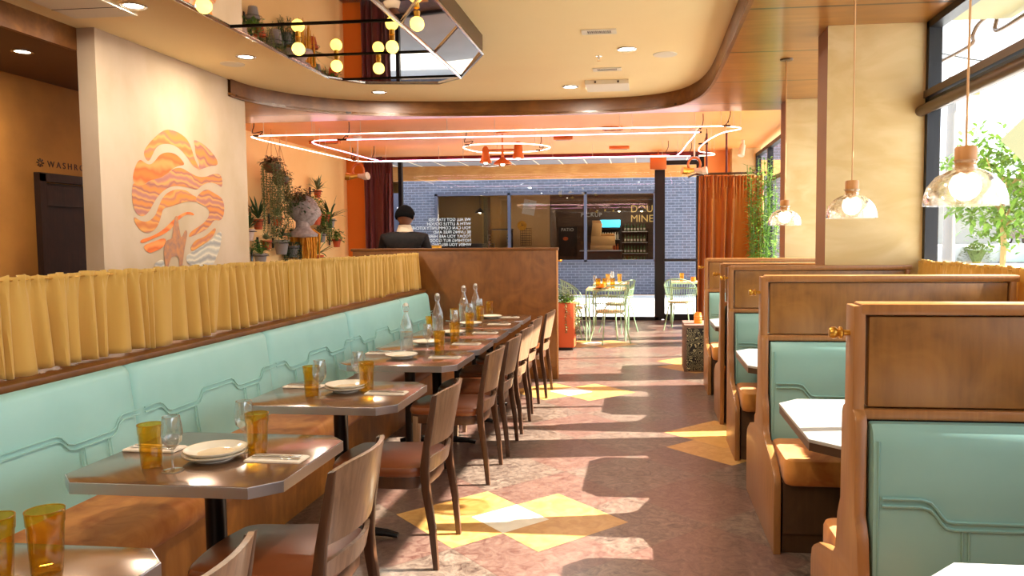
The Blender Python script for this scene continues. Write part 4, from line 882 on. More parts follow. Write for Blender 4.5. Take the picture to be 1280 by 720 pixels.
t = thing('exit_sign', 'small orange box sign hanging above the storefront door post', 'sign', (.26, 14.2, 2.95)); q = MB(); q.box((0, 0, 0), (.30, .08, .28), .01); q.build('case', 'copper', t); q = MB(); q.tube([(0, 0, .14), (0, 0, .2)], .01, 6); q.build('stem', 'copper', t)
t = thing('wall_spotlight', 'white security camera like lamp on the far right of the orange ceiling', 'lamp', (1.62, 12.9, Z_OR)); q = MB(); q.tube([(0, 0, 0), (0, 0, -.08)], .03, 10); q.build('mount', 'white_paint', t); q = MB(); q.tube([(0, 0, -.08), (-.04, -.06, -.26)], .05, 12, radii=[.045, .055]); q.build('lamp_head', 'white_paint', t)

# ================================================================ WALLS: mural and lettering
ML = [ # strata traced over the plaster, in the plane of the wall
 ('strata_ochre', [(715,120),(745,75),(790,30),(830,5),(880,15),(920,40),(945,70),(960,110),(975,160),(1000,210),(970,195),(945,160),(915,120),(880,90),(840,78),(800,82),(775,105),(760,140),(745,168),(730,160)]),
 ('strata_mauve', [(965,55),(1010,75),(1050,110),(1085,155),(1090,188),(1050,190),(1010,205),(985,212),(1000,180),(985,150),(975,120),(975,90)]),
 ('strata_orange', [(665,230),(680,180),(700,155),(725,175),(750,185),(775,165),(800,130),(840,120),(880,130),(910,160),(925,185),(890,190),(860,205),(830,235),(790,255),(750,260),(720,285),(690,290),(665,270)]),
 ('strata_mauve', [(665,270),(690,290),(720,285),(760,258),(800,250),(840,225),(870,200),(910,198),(950,225),(990,245),(1030,245),(1060,230),(1100,228),(1112,260),(1110,300),(1085,280),(1050,270),(1010,285),(985,310),(950,300),(900,290),(860,290),(820,310),(790,340),(765,380),(745,420),(715,445),(680,430),(662,380),(658,320)]),
 ('strata_ochre', [(668,440),(700,465),(740,470),(775,440),(790,400),(810,350),(840,320),(880,305),(930,310),(960,335),(985,345),(990,372),(940,365),(890,380),(850,395),(815,400),(805,440),(790,490),(760,520),(720,525),(690,500),(672,470)]),
 ('strata_mauve', [(978,348),(1010,315),(1035,305),(1070,325),(1110,350),(1122,390),(1118,440),(1100,465),(1070,458),(1050,490),(1020,515),(980,532),(940,550),(950,520),(990,495),(1030,465),(1048,430),(1040,400),(1010,384),(985,374)]),
 ('strata_orange', [(698,560),(750,545),(800,520),(840,485),(870,455),(920,420),(960,420),(975,440),(940,430),(915,440),(880,470),(850,510),(810,535),(760,555),(705,580)]),
 ('strata_orange', [(710,590),(760,570),(830,545),(825,590),(780,615),(740,628)]),
 ('strata_ochre', [(1075,495),(1080,515),(1050,560),(1000,590),(960,620),(950,600),(975,560),(1020,545),(1050,520)]),
 ('strata_grey', [(940,690),(925,640),(960,620),(1005,592),(1055,562),(1085,525),(1110,515),(1100,600),(1075,660),(1060,692)]),
 ('strata_grey', [(765,680),(815,650),(825,700),(780,700)]),
 ('paint_sepia', [(870,460),(874,440),(888,440),(890,470),(898,520),(905,555),(925,505),(937,520),(930,560),(920,610),(910,700),(895,700),(893,640),(870,640),(850,650),(840,700),(825,700),(815,600),(830,560),(858,555),(862,520)])]
mats = []; mb = MB(); org = at(222, 248, 0, -4.25)
for i, (m_, pts) in enumerate(ML):
    if m_ not in mats: mats.append(m_)
    p3 = [at(x/4, 160+y/4, 0, -4.249) for x, y in pts]
    
    for _ in range(2):
        q_ = []
        for a_, b_ in zip(p3, p3[1:]+p3[:1]): q_ += [a_*.75+b_*.25, a_*.25+b_*.75]
        p3 = q_
    vs_ = [mb.bm.verts.new((.0012+.0003*i, p.y-org.y, p.z-org.z)) for p in p3]
    for tri in tessellate_polygon([[Vector((p.y, p.z, 0)) for p in p3]]):
        f = mb.bm.faces.new([vs_[k] for k in tri]); f.material_index = mats.index(m_)
bmesh.ops.recalc_face_normals(mb.bm, faces=mb.bm.faces[:])
o = mb.build('wall_mural_painting', mats, smooth=False, loc=(-4.25, org.y, org.z)); tag(o, 'round painted mural of orange rock strata and a rider on the pale plaster wall', 'mural')
t = thing('washroom_lettering', 'small dark WASHROOMS lettering above the corridor door', 'sign', (-5.648, 6.72, 2.255))
cs_ = text('letters', 'WASHROOMS', .085, 'letter_dark', (0, 0, 0), (PI/2, 0, PI/2), t, ext=.002, spacing=1.55)
b = MB()
for k in range(8):
    a = k*PI/4; b.tube([(0, .012*math.cos(a), .012*math.sin(a)), (0, .04*math.cos(a), .04*math.sin(a))], .006, 5, radii=[.003, .008])
b.build('star_emblem', 'letter_dark', t, loc=(.002, -.09, .03))

# ================================================================ PLANT WALL
def pot_mesh(kind, r=.085, h=.15):
    b = MB()
    b.lathe([(0, 0), (r*.66, 0), (r*.92, h*.75), (r*1.06, h*.76), (r*1.08, h), (r*.96, h), (r*.92, h*.86), (0, h*.86)], n=20); return b
def foliage(kind, r, h, seed):
    rnd = random.Random(seed); b = MB()
    if kind == 'spiky':
        for k in range(26):
            a = rnd.uniform(0, 6.28); e = rnd.uniform(.35, 1.4); b.leaf((0, 0, 0), (math.cos(a)*math.cos(e), math.sin(a)*math.cos(e), math.sin(e)), h*rnd.uniform(.8, 1.25), r*.34, rnd.uniform(.1, .5), 4)
    elif kind == 'bushy':
        for k in range(190):
            a = rnd.uniform(0, 6.28); e = rnd.uniform(-.3, 1.4); q = rnd.uniform(.25, 1); c = Vector((math.cos(a)*math.cos(e)*r*q*1.3, math.sin(a)*math.cos(e)*r*q*1.3, math.sin(e)*h*.55*q+.01))
            b.leaf(c, (math.cos(a+rnd.uniform(-1, 1)), math.sin(a+rnd.uniform(-1, 1)), rnd.uniform(-.3, .8)), rnd.uniform(.045, .08), rnd.uniform(.028, .045), .4)
        for k in range(10):
            a = rnd.uniform(0, 6.28); b.tube([(0, 0, 0), (math.cos(a)*r*.7, math.sin(a)*r*.7, h*.4)], .003, 4)
    elif kind == 'trail':
        for k in range(34):
            a = rnd.uniform(0, 6.28); R0 = r*rnd.uniform(.6, 1.2); L_ = h*rnd.uniform(.35, 1.0); x, y = math.cos(a)*R0, math.sin(a)*R0
            pts = [(x*.3, y*.3, 0), (x*.8, y*.8, .04), (x, y, -.02)]; z = -.02
            while z > -L_: z -= .035; pts.append((x+rnd.uniform(-.008, .008), y+rnd.uniform(-.008, .008), z))
            b.tube(pts, .0025, 4)
            for p in pts[2:]:
                for s in range(3): b.leaf(p, (rnd.uniform(-1, 1), rnd.uniform(-1, 1), rnd.uniform(-.6, .3)), rnd.uniform(.022, .034), .016, .3, 2)
    return b
def wall_plant(px, py, kind, leaf, potm, label, seed, r=.085, h=.3, X=X_LEFT, off=.14, top=None):
    p = at(px, py, 0, X+off); t = thing('potted_plant', label, 'plant', (p.x, p.y, p.z), 0, 'plants in pots on the apricot wall')
    pot_mesh(0, r*.78, r*1.5).build('pot', potm, t)
    b = MB(); b.tube([(-off+.005, 0, r*1.2), (-r*.98, 0, r*1.2)], .008, 6); b.tube([(r*1.02*math.cos(a*PI/10), r*1.02*math.sin(a*PI/10), r*1.2) for a in range(20)], .005, 5, True); b.box((-off+.006, 0, r*1.2), (.012, .05, .16), .003); b.build('wall_bracket', 'black', t)
    fb = foliage(kind, r, h, seed)
    for v in fb.bm.verts: v.co.x = max(v.co.x, -off+.012)
    fb.build('foliage', leaf, t, smooth=False, loc=(0, 0, r*1.6)); return t
PW = [(311, 301, 'spiky', 'leaf_dark', 'pot_pale', 'pale pot with dark leaves at the left edge of the apricot wall', .11, .34), (323, 287, 'spiky', 'leaf_dark', 'terracotta', 'terracotta pot with tall blue-green spikes upper left on the apricot wall', .10, .42),
 (347, 283, 'spiky', 'leaf', 'terracotta', 'terracotta pot with short green spikes below the hanging baskets', .10, .24), (333, 313, 'spiky', 'leaf_grey', 'terracotta', 'plain terracotta pot low on the left of the apricot wall', .10, .12),
 (326, 332, 'bushy', 'leaf', 'pot_grey', 'rounded green bush just above the mustard curtain at the left', .12, .34), (352, 318, 'bushy', 'leaf_dark', 'pot_grey', 'large dark bushy plant in the middle below the bust', .15, .6),
 (366, 322, 'trail', 'leaf_dark', 'pot_grey', 'trailing dark plant beneath the bust', .13, .45), (395, 281, 'bushy', 'leaf', 'terracotta', 'full green bush in a terracotta pot right of the bust', .13, .55),
 (397, 247, 'spiky', 'leaf_grey', 'terracotta', 'highest terracotta pot with thin arching leaves on the apricot wall', .085, .3), (413, 285, 'spiky', 'leaf_dark', 'pot_grey', 'spiky dark plant in a grey pot near the wall corner', .11, .42),
 (402, 303, 'bushy', 'leaf_grey', 'pot_grey', 'small grey pot with fine leaves under the green bush', .10, .3), (421, 309, 'bushy', 'leaf', 'terracotta', 'terracotta pot with green leaves next to the wall corner', .10, .34),
 (397, 333, 'spiky', 'leaf', 'terracotta', 'wide spiky fern just above the curtain under the bust', .13, .5), (408, 278, 'trail', 'leaf', 'terracotta', 'bright green trailing plant between the bush and the corner', .09, .5)]
for i, (px, py, k, lf, pm, l, r, h) in enumerate(PW): wall_plant(px, py, k, lf, pm, l, 20+i, r, h)
# hanging baskets with trailing strings
for i, (px, py, l, lf, top, hh) in enumerate(((340, 208, 'upper hanging basket with long trailing strings on the left wall', 'leaf_grey', 3.1, 1.15), (351, 224, 'lower hanging basket with long trailing strings on the left wall', 'leaf_grey', 3.1, .95))):
    p = at(px, py, 0, X_LEFT+.45-.15*i); t = thing('hanging_basket', l, 'plant', tuple(p), 0, 'hanging baskets on cords')
    b = MB(); b.lathe([(0, -.10), (.07, -.09), (.12, -.02), (.125, .03), (.11, .03), (.10, 0), (0, 0)], n=18); b.build('basket', 'leaf_red', t)
    b = MB(); hz = Z_OR-.05-p.z
    for a in (0, 2.09, 4.19): b.tube([(.12*math.cos(a), .12*math.sin(a), .03), (0, 0, .50)], .004, 5)
    b.tube([(0, 0, .50), (0, 0, hz+.04)], .004, 5); b.build('cord', 'cord', t)
    foliage('trail', .14, hh, 90+i).build('trailing_foliage', lf, t, smooth=False, loc=(0, 0, .02)); foliage('bushy', .13, .22, 95+i).build('crown_foliage', 'leaf_red', t, smooth=False, loc=(0, 0, .03))
# face planter
def head_mesh(h=.24, nu=40, nv=30, nose=.022):
    """a head of height h about its centre, face towards +Y"""
    b = MB()
    def fn(u, v):
        th = 2*PI*u; ph = PI*(v*.998+.001); z = math.cos(ph); rr = math.sin(ph)
        x = rr*math.sin(th)*.36; y = rr*math.cos(th)*.44; f = max(0, math.cos(th))
        jaw = 1 if z > -.1 else 1-.34*(-.1-z)/.9
        x *= jaw; y *= (1-.10*(1-jaw)*3)
        if f > .75:
            g = (f-.75)/.25
            def bump(zc_, s, a): return a*math.exp(-((z-zc_)/s)**2)*g
            sharp = max(0, (f-.965)/.035)
            y += .085*math.exp(-((z+.22)/.16)**2)*sharp + .04*math.exp(-((z-.02)/.14)**2)*sharp
            y += bump(-.52, .05, .022)+bump(-.62, .05, .022)-bump(-.57, .02, .018)+bump(-.82, .10, .05)
            ex = abs(math.sin(th)); y -= .045*math.exp(-((z-.02)/.09)**2)*math.exp(-((ex-.33)/.14)**2); y += .03*math.exp(-((z-.17)/.07)**2)*g
        if y < 0: y *= 1.12*(1 if z > -.25 else max(.72, 1-(-.25-z)*.5))
        return Vector((x*h, y*h, z*.5*h))
    b.grid(fn, nu, nv, True); bmesh.ops.remove_doubles(b.bm, verts=b.bm.verts[:], dist=.0004); bmesh.ops.recalc_face_normals(b.bm, faces=b.bm.faces[:]); return b
p = at(379, 264, 0, X_LEFT+.42); t = thing('face_planter', 'grey stone bust planter in profile with leafy hair on the apricot wall', 'bust', tuple(p))
b = head_mesh(.50); hd = b.build('head', 'stone', t, loc=(.02, .0, 0), rot=(0, 0, -1.25))
for s in (-1, 1):
    b = MB(); b.ball((s*.178, -.02, -.02), .045, 10, (.4, .8, 1.2)); b.build('ear', 'stone', hd)
b = MB(); b.lathe([(0, -.42), (.22, -.40), (.235, -.36), (.15, -.30), (.11, -.25), (.105, -.15), (.12, -.08)], (0, -.03, 0), 24, sx=1.0, sy=.85); b.box((-.2, -.03, -.36), (.26, .1, .05), .01); b.build('neck_and_shoulders', 'stone', t)
foliage('bushy', .26, .42, 7).build('crown_foliage', 'leaf_red', t, smooth=False, loc=(-.02, -.02, .17)); _f = foliage('bushy', .30, .6, 8)
for v in _f.bm.verts: v.co.x = max(v.co.x, -.32)
_f.build('hair_foliage', 'leaf_dark', t, smooth=False, loc=(-.08, -.16, .02)); foliage('bushy', .24, .3, 9).build('side_foliage', 'leaf_red', t, smooth=False, loc=(-.05, -.18, .16))
p = at(383, 300, 0, X_LEFT+.2); t = thing('moss_hanging', 'golden dried moss cascade hanging below the bust', 'plant', (p.x, p.y, p.z+.16)); b = MB(); rnd = random.Random(4)
for k in range(60):
    y = rnd.uniform(-.30, .28); x = rnd.uniform(-.12, .12); L_ = rnd.uniform(.35, .85)*(1-.7*abs(y-.05)); b.tube([(x*.3, y*.7, .02), (x, y, -.06), (x+rnd.uniform(-.03, .03), y+rnd.uniform(-.05, .05), -L_*.6), (x, y+rnd.uniform(-.03, .03), -L_)], .016, 5, radii=[.012, .020, .016, .004])
b.build('moss_strands', 'moss_gold', t); b = MB(); b.box((-.1, 0, 0), (.2, .4, .03), .006); b.build('shelf_bracket', 'black', t)

# ================================================================ DRAPES AT THE STOREFRONT
t = thing('maroon_drape', 'dark maroon pleated drape left of the storefront glass', 'drape', (-5.32, 14.15, 0))
b = gathered(0, 0, .56, 3.04, .02, 11, along=0, amp=.06, pitch=.15); o = b.build('pleated_cloth', 'maroon', t); md = o.modifiers.new('s', 'SOLIDIFY'); md.thickness = .006
b = MB(); b.tube([(-.02, 0, 3.03), (.58, 0, 3.03)], .015, 8); b.build('rod', 'black', t)
t = thing('velvet_drape', 'orange velvet curtain around the entrance on a bronze rod', 'drape', (.84, 12.0, 0))
b = gathered(0, 0, .98, 2.50, .02, 12, along=0, amp=.085, pitch=.15); o = b.build('pleated_cloth', 'velvet', t); md = o.modifiers.new('s', 'SOLIDIFY'); md.thickness = .006
b = MB(); b.tube(smooth_path([(-.12, .5, 2.53), (-.06, .12, 2.53), (.05, 0, 2.53), (.5, 0, 2.535), (1.02, 0, 2.54)], 5), .018, 8); b.build('rod', 'bronze', t)
for x in (.12, .42): b = MB(); b.tube([(x, 0, 2.53), (x, 0, Z_OR+.02)], .016, 8); b.build('hanger_pole', 'maroon', t)
for k in range(10): b = MB(); b.tube([(.05+k*.1, .024*math.cos(a*PI/6), 2.528+.024*math.sin(a*PI/6)) for a in range(12)], .003, 5, True); b.build('curtain_ring', 'black', t)

# ================================================================ TALL PLANT BEHIND THE BOOTHS
t = thing('tall_bushy_plant', 'tall light green bushy plant beside the orange velvet curtain', 'plant', (1.70, 11.35, 0)); rnd = random.Random(33)
b = MB(); b.lathe([(0, 0), (.14, 0), (.17, .38), (.18, .42), (.16, .42), (.15, .36), (0, .36)], n=20); b.build('pot', 'terracotta', t)
st = MB(); lf = MB()
for k in range(26):
    a = rnd.uniform(0, 6.28); R0 = rnd.uniform(.04, .20); hgt = rnd.uniform(1.7, 2.75); x, y = R0*math.cos(a), R0*math.sin(a); x2, y2 = x*1.3+rnd.uniform(-.04, .04), y*1.3
    pts = [(x*.3, y*.3, .35), (x, y, 1.0), (x2, y2, hgt)]; pts = smooth_path(pts, 6); st.tube(pts, .005, 5)
    z = .55
    while z < hgt:
        f = z/hgt; p = Vector((x+(x2-x)*f, y+(y2-y)*f, z)); aa = rnd.uniform(0, 6.28)
        lf.leaf(p, (math.cos(aa), math.sin(aa), rnd.uniform(-.1, .9)), rnd.uniform(.08, .15), .026, .3, 2); z += .016
st.build('stem', 'leaf', t); lf.build('foliage', 'leaf_lime', t, smooth=False)
# planter box beyond the divider
t = thing('planter_box', 'square orange planter with trailing greenery just past the timber partition', 'planter', (-1.09, 10.55, 0)); b = MB(); b.box((0, 0, .35), (.26, .30, .62), .006); b.build('box', 'planter_orange', t); b = MB(); b.box((0, 0, .02), (.22, .26, .04)); b.build('plinth', 'black', t, smooth=False)
foliage('bushy', .13, .22, 51).build('foliage', 'leaf', t, smooth=False, loc=(0, 0, .66)); foliage('trail', .14, .5, 52).build('trailing_foliage', 'leaf_grey', t, smooth=False, loc=(.04, 0, .67))
# patterned side table with candle
t = thing('side_table', 'box-shaped side table with black and gold swirl front beside the last booth', 'side table', (.60, 9.06, 0)); b = MB(); b.box((0, 0, .27), (.28, .54, .54), .004); b.build('body', 'table_brown', t); b = MB(); b.box((.01, -.273, .26), (.245, .006, .49), .002); b.build('carved_front', 'swirl', t, label='black and gold swirl patterned panel')
t = thing('candle_jar', 'ribbed amber candle jar on the patterned side table', 'candle', (.63, 9.0, .54)); b = MB(); b.lathe([(0, 0), (.045, 0), (.05, .02), (.044, .035), (.05, .05), (.044, .065), (.05, .08), (.042, .095), (.036, .13), (.03, .13), (.036, .09), (.04, .01), (0, .01)], n=20); b.build('glass_jar', 'amber_glass_wax', t); b = MB(); b.lathe([(0, .011), (.034, .011), (.034, .06), (0, .06)], n=16); b.build('wax', 'ceramic', t)
# host stand with gold box
t = thing('host_stand', 'timber host stand mostly hidden behind the partition, in front of the man', 'counter', (-2.45, 9.62, 0)); b = MB(); b.box((0, 0, .66), (.9, .34, 1.32), .006); b.build('cabinet', 'wood_booth', t); b = MB(); b.box((0, 0, 1.335), (.96, .40, .03), .006); b.build('counter_top', 'wood_fascia', t)
p = at(545, 306, 1, 9.55); t = thing('gold_box', 'small gold box beside the man, above the partition', 'box', (p.x, 9.55, 1.35)); b = MB(); b.box((0, 0, .055), (.12, .10, .11), .006); b.build('box_body', 'moss_gold', t); b = MB(); b.box((0, 0, .115), (.124, .104, .012), .003); b.build('lid', 'brass', t)

# ================================================================ WIRE CHAIRS AND PATIO TABLES
wc = thing('wire_chair', 'x', 'chair', (0, 0, 0), 0, 'mint wire chairs by the storefront')
b = MB(); b.lathe([(0, .455), (.20, .455), (.215, .465), (.21, .485), (0, .49)], n=28); b.build('seat', 'seat_straw', wc)
for sx_, sy_ in ((-1, -1), (1, -1), (-1, 1), (1, 1)):
    b = MB(); b.tube(smooth_path([(sx_*.12, sy_*.12, .455), (sx_*.16, sy_*.16, .40), (sx_*.19, sy_*.19, .2), (sx_*.23, sy_*.23, 0)], 4), .010, 7); b.build('leg', 'mint', wc)
b = MB()
for z, R_, a0, a1 in ((.46, .21, -100, 100), (.60, .235, -95, 95), (.72, .25, -85, 85)):
    b.tube([(R_*math.cos(math.radians(a)), R_*math.sin(math.radians(a)), z) for a in [a0+(a1-a0)*i/14 for i in range(15)]], .006, 5)
top = [(.275*math.cos(math.radians(a)), .275*math.sin(math.radians(a)), .50+.37*max(0, math.cos(math.radians(a*.88)))**.45) for a in [-100+200*i/20 for i in range(21)]]
b.tube(top, .009, 6)
for i in range(1, 20): a = math.radians(-100+10*i); b.tube([(.21*math.cos(a), .21*math.sin(a), .46), top[i]], .0045, 5)
b.build('wire_back', 'mint', wc)
used = []
for x, y, rz, l in ((-.50, 11.22, -1.1, 'wire chair in front of the patio table, back turned to the right'), (-1.16, 11.75, 3.1, 'wire chair left of the front patio table, behind the orange planter'), (-.42, 12.55, -.6, 'wire chair between the two patio tables on the right'), (-1.12, 12.65, 3.4, 'wire chair between the two patio tables on the left'),
    (.62, 13.02, -1.9, 'wire chair in front of the glass door'), (1.32, 13.3, 0, 'wire chair at the far right patio table behind the velvet curtain')): place(wc, used, (x, y, 0), l, rz)
pt = thing('patio_table', 'x', 'table', (0, 0, 0), 0, 'mint wire patio tables')
b = MB(); b.box((0, 0, .775), (.60, .64, .02), .006); b.build('table_top', 'seat_straw', pt); b = MB()
for a, c_ in (((-.3, -.32), (.3, -.32)), ((.3, -.32), (.3, .32)), ((.3, .32), (-.3, .32)), ((-.3, .32), (-.3, -.32)), ((-.28, -.3), (.28, .3)), ((-.28, .3), (.28, -.3))): b.tube([(*a, .76 if abs(a[0]) > .29 else .66), (*c_, .76 if abs(a[0]) > .29 else .66)], .009, 6)
b.build('rail', 'mint', pt)
for sx_ in (-1, 1):
    for sy_ in (-1, 1): b = MB(); b.tube([(sx_*.295, sy_*.315, 0), (sx_*.295, sy_*.315, .77)], .012, 8); b.build('leg', 'mint', pt)
used = []
for x, y, l in ((-.575, 12.25-.5, 'front patio table set with amber glasses and candle dish'), (-.56, 13.2, 'rear patio table nearer the storefront glass'), (.78, 13.65, 'patio table in front of the glass door')): place(pt, used, (x, y, 0), l)
PZ = .786
for x, y, l in ((-.70, 11.62, 'tumbler at the front left of the front patio table'), (-.60, 11.70, 'tumbler behind the candle dish on the front patio table'), (-.48, 11.68, 'tumbler on the right of the front patio table'), (-.62, 13.15, 'tumbler on the rear patio table, left'), (-.42, 13.2, 'tumbler on the rear patio table, right'), (.66, 13.5, 'tumbler on the door patio table')):
    place(tum, ut, (x, y, PZ), 'amber '+l)
for x, y, l in ((-.76, 11.8, 'wine glass on the front patio table'), (-.55, 13.3, 'wine glass on the rear patio table')): place(wine, uw, (x, y, PZ), l)
t = thing('candle_dish', 'orange candle dish on the front patio table', 'candle', (-.62, 11.52, PZ)); b = MB(); b.lathe([(0, 0), (.06, 0), (.11, .02), (.115, .03), (.105, .025), (0, .01)], n=24); b.build('dish', 'copper', t); b = MB(); b.lathe([(0, .012), (.04, .012), (.045, .03), (.04, .08), (0, .08)], n=16); b.build('candle', 'amber_glass_wax', t)
t = thing('candle_jar', 'small orange candle jar on the patio table by the door', 'candle', (.86, 13.5, PZ)); b = MB(); b.lathe([(0, 0), (.04, 0), (.045, .03), (.04, .08), (.034, .08), (.036, .01), (0, .01)], n=16); b.build('glass_jar', 'amber_glass_wax', t); b = MB(); b.lathe([(0, .012), (.034, .012), (.034, .05), (0, .05)], n=16); b.build('wax', 'ceramic', t)

# ================================================================ THE MAN
MX, MY = at(506, 300, 1, 8.95).x, 8.95
man = thing('person', 'man seen from behind in a dark jacket and pale collar, looking down', 'person', (MX, MY, 0), .12); man.scale = (1.12, 1.06, 1.035)
def skin_mesh(name, m, V, E, Rr, root, parent, lvl=2, label=None):
    me = bpy.data.meshes.new(name); me.from_pydata(V, E, []); o = bpy.data.objects.new(name, me); COL.objects.link(o); o.parent = parent; me.materials.append(M[m])
    sk = o.modifiers.new('skin', 'SKIN'); sk.use_smooth_shade = True
    if not me.skin_vertices: me.skin_vertices.new(name='')
    lay = me.skin_vertices[0].data
    for i, r in enumerate(Rr): lay[i].radius = r if isinstance(r, tuple) else (r, r); lay[i].use_root = (i == root)
    sb = o.modifiers.new('sub', 'SUBSURF'); sb.levels = lvl; sb.render_levels = lvl
    if label: o['label'] = label
    return o
# joints: faces +Y
V = [(0, 0, .98), (0, -.01, 1.15), (0, -.01, 1.36), (0, -.005, 1.50), (0, .01, 1.585), (0, .03, 1.66)]; Ed = [(0, 1), (1, 2), (2, 3), (3, 4), (4, 5)]; Rr = [(.14, .10), (.13, .085), (.14, .08), (.11, .06), (.052, .052), (.055, .058)]
for s in (-1, 1):
    i = len(V); V += [(s*.185, -.005, 1.50), (s*.235, .02, 1.26), (s*.19, .23, 1.16), (s*.165, .29, 1.17)]; Ed += [(3, i), (i, i+1), (i+1, i+2), (i+2, i+3)]; Rr += [(.062, .062), (.046, .046), (.034, .028), (.042, .018)]
    w = i+3
    for k in range(4):
        j = len(V); x = s*(.135+.021*k); V += [(x, .345, 1.172), (x, .378-.006*abs(k-1), 1.160), (x, .392-.006*abs(k-1), 1.140)]; Ed += [(w, j), (j, j+1), (j+1, j+2)]; Rr += [.0095, .0085, .0075]
    j = len(V); V += [(s*.125, .305, 1.175), (s*.105, .335, 1.165)]; Ed += [(w, j), (j, j+1)]; Rr += [.011, .009]
    j = len(V); V += [(s*.10, 0, .90), (s*.11, .015, .50), (s*.115, -.02, .09), (s*.12, .11, .03)]; Ed += [(0, j), (j, j+1), (j+1, j+2), (j+2, j+3)]; Rr += [(.095, .095), (.060, .062), (.042, .045), (.040, .026)]
skin_mesh('body', 'skin', V, Ed, Rr, 0, man)
hd = head_mesh(.245).build('head', 'skin', man, loc=(0, .045, 1.755), rot=(-.35, 0, 0))
for s in (-1, 1): b = MB(); b.ball((s*.088, -.005, -.005), .026, 10, (.45, .75, 1.25)); b.build('ear', 'skin', hd)
b = head_mesh(.245); 
for v in b.bm.verts:
    n_ = v.co.normalized(); v.co += n_*(.022 if (v.co.z > .02 or v.co.y < -.02) else -.01)
bmesh.ops.delete(b.bm, geom=[v for v in b.bm.verts if (v.co.y > .02 and v.co.z < .05) or v.co.z < -.055], context='VERTS')
b.build('hair', 'hair', hd)
VJ = [(0, 0, 1.0), (0, -.01, 1.15), (0, -.012, 1.36), (0, -.012, 1.53), (0, -.004, 1.60)]; EJ = [(0, 1), (1, 2), (2, 3), (3, 4)]; RJ = [(.185, .135), (.185, .125), (.205, .135), (.185, .125), (.105, .09)]
for s in (-1, 1): i = len(VJ); VJ += [(s*.20, -.01, 1.505), (s*.250, .015, 1.26), (s*.20, .20, 1.165)]; EJ += [(3, i), (i, i+1), (i+1, i+2)]; RJ += [(.082, .082), (.066, .066), (.050, .046)]
skin_mesh('jacket', 'jacket', VJ, EJ, RJ, 0, man, label='dark leather-look jacket')
VT = [(0, 0, .96), (0, 0, 1.03)]; ET = [(0, 1)]; RT = [(.165, .125), (.155, .118)]
for s in (-1, 1): i = len(VT); VT += [(s*.10, 0, .86), (s*.11, .015, .50), (s*.115, -.015, .12)]; ET += [(0, i), (i, i+1), (i+1, i+2)]; RT += [(.11, .11), (.082, .085), (.070, .075)]
skin_mesh('trousers', 'trousers', VT, ET, RT, 0, man)
b = MB(); b.lathe([(.058, .075), (.066, .08), (.078, .04), (.092, .0), (.086, -.008), (.070, .02), (.056, .06)], (0, .015, 1.585), 24, sy=.9); b.build('collar', 'shirt', man, label='pale shirt collar')
for s in (-1, 1): b = MB(); b.prism(rrect(s*.12-.045, s*.12+.045, -.08, .19, .04), 2, 0, .07, .015); b.build('shoe', 'black', man)

# ================================================================ INSIDE THE SHOP OPPOSITE
def sp_at(px, py, y): p = at(px, py, 1, y); return p
p = sp_at(788, 266, SY-.15); t = thing('wall_lettering', 'large gold two-line lettering on the dark planked wall opposite', 'sign', (p.x, SY-.13, p.z)); text('letters', 'DOUG', .33, 'sign_gold', (0, 0, .02), (PI/2, 0, 0), t, .01); text('letters', 'MINE', .33, 'sign_gold', (0, 0, -.30), (PI/2, 0, 0), t, .01)
p = sp_at(726, 271, SY-.15); t = thing('pickup_lettering', 'small pale PICKUP lettering on the dark planked wall opposite', 'sign', (p.x, SY-.13, p.z)); text('letters', 'PICKUP', .19, 'letter_white', (0, 0, 0), (PI/2, 0, 0), t, .01, spacing=1.15)
p = sp_at(703, 289, SY-.2); t = thing('menu_board', 'dark chalk menu board with PATIO lettering on the planked wall opposite', 'sign', (p.x, SY-.13, p.z)); b = MB(); b.box((.18, -.005, -.35), (.62, .02, 1.0), .005); b.build('board', 'black_frame', t); text('letters', 'PATIO', .15, 'letter_white', (-.05, -.02, 0), (PI/2, 0, 0), t, .004); b = MB(); b.lathe([(0, 0), (.09, 0), (.09, .01), (0, .01)], (.1, -.02, -.25), 16, axis=1, sx=1, sy=.7); b.build('painted_spot', 'terracotta', t)
lines = ['WE ALL GOT STARTED', 'WITH A LITTLE DOUGH', 'YOU CAN COMMUNITY KITCHEN', 'BE LIVING FREE AND', 'TODAY YOU ARE HERE', 'NOTHING BUT GOOD DAYS', 'WHEN YOU BELONG']
t = thing('window_lettering', 'block of white mirrored lettering on the left pane of the shop window', 'sign', (0, 0, 0)); q0 = at(589, 276, 1, BY-.02); t.location = (q0.x, BY-.06, q0.z)
for i, s_ in enumerate(lines): text('text_line', s_, .118, 'letter_white', (0, 0, -i*.118), (PI/2, 0, 0), t, .001, align='LEFT', flip=True)
p = sp_at(763, 280, SY-.6); t = thing('drinks_cooler', 'glass-door drinks cooler with a lit blue header in the shop opposite', 'cooler', (p.x, SY-.5, 0)); b = MB()
for x in (-.33, .33): b.box((x, 0, 1.0), (.05, .6, 2.0))
b.box((0, .28, 1.0), (.66, .04, 2.0)); b.box((0, 0, 1.9), (.7, .6, .05)); b.box((0, 0, .06), (.7, .6, .12)); b.build('cabinet', 'black_frame', t, smooth=False)
b = MB(); b.box((0, -.27, 2.06), (.66, .06, .24), .01); b.build('lit_header', 'cooler_blue', t)
for k in range(4):
    b = MB(); b.box((0, 0, .4+.38*k), (.6, .5, .015)); sh = b.build('shelf', 'steel', t, smooth=False)
    b = MB()
    for j in range(7): b.lathe([(0, 0), (.032, 0), (.032, .14), (.014, .19), (.014, .23), (0, .23)], (-.24+.08*j, -.12, .41+.38*k), 8)
    b.build('bottles', 'building_white' if k % 2 else 'terracotta', sh)['kind'] = 'stuff'
sr = thing('bottle_shelf', 'wall shelves of bottles right of the cooler in the shop opposite', 'shelf', (sp_at(790, 300, SY-.2).x, SY-.3, 0))
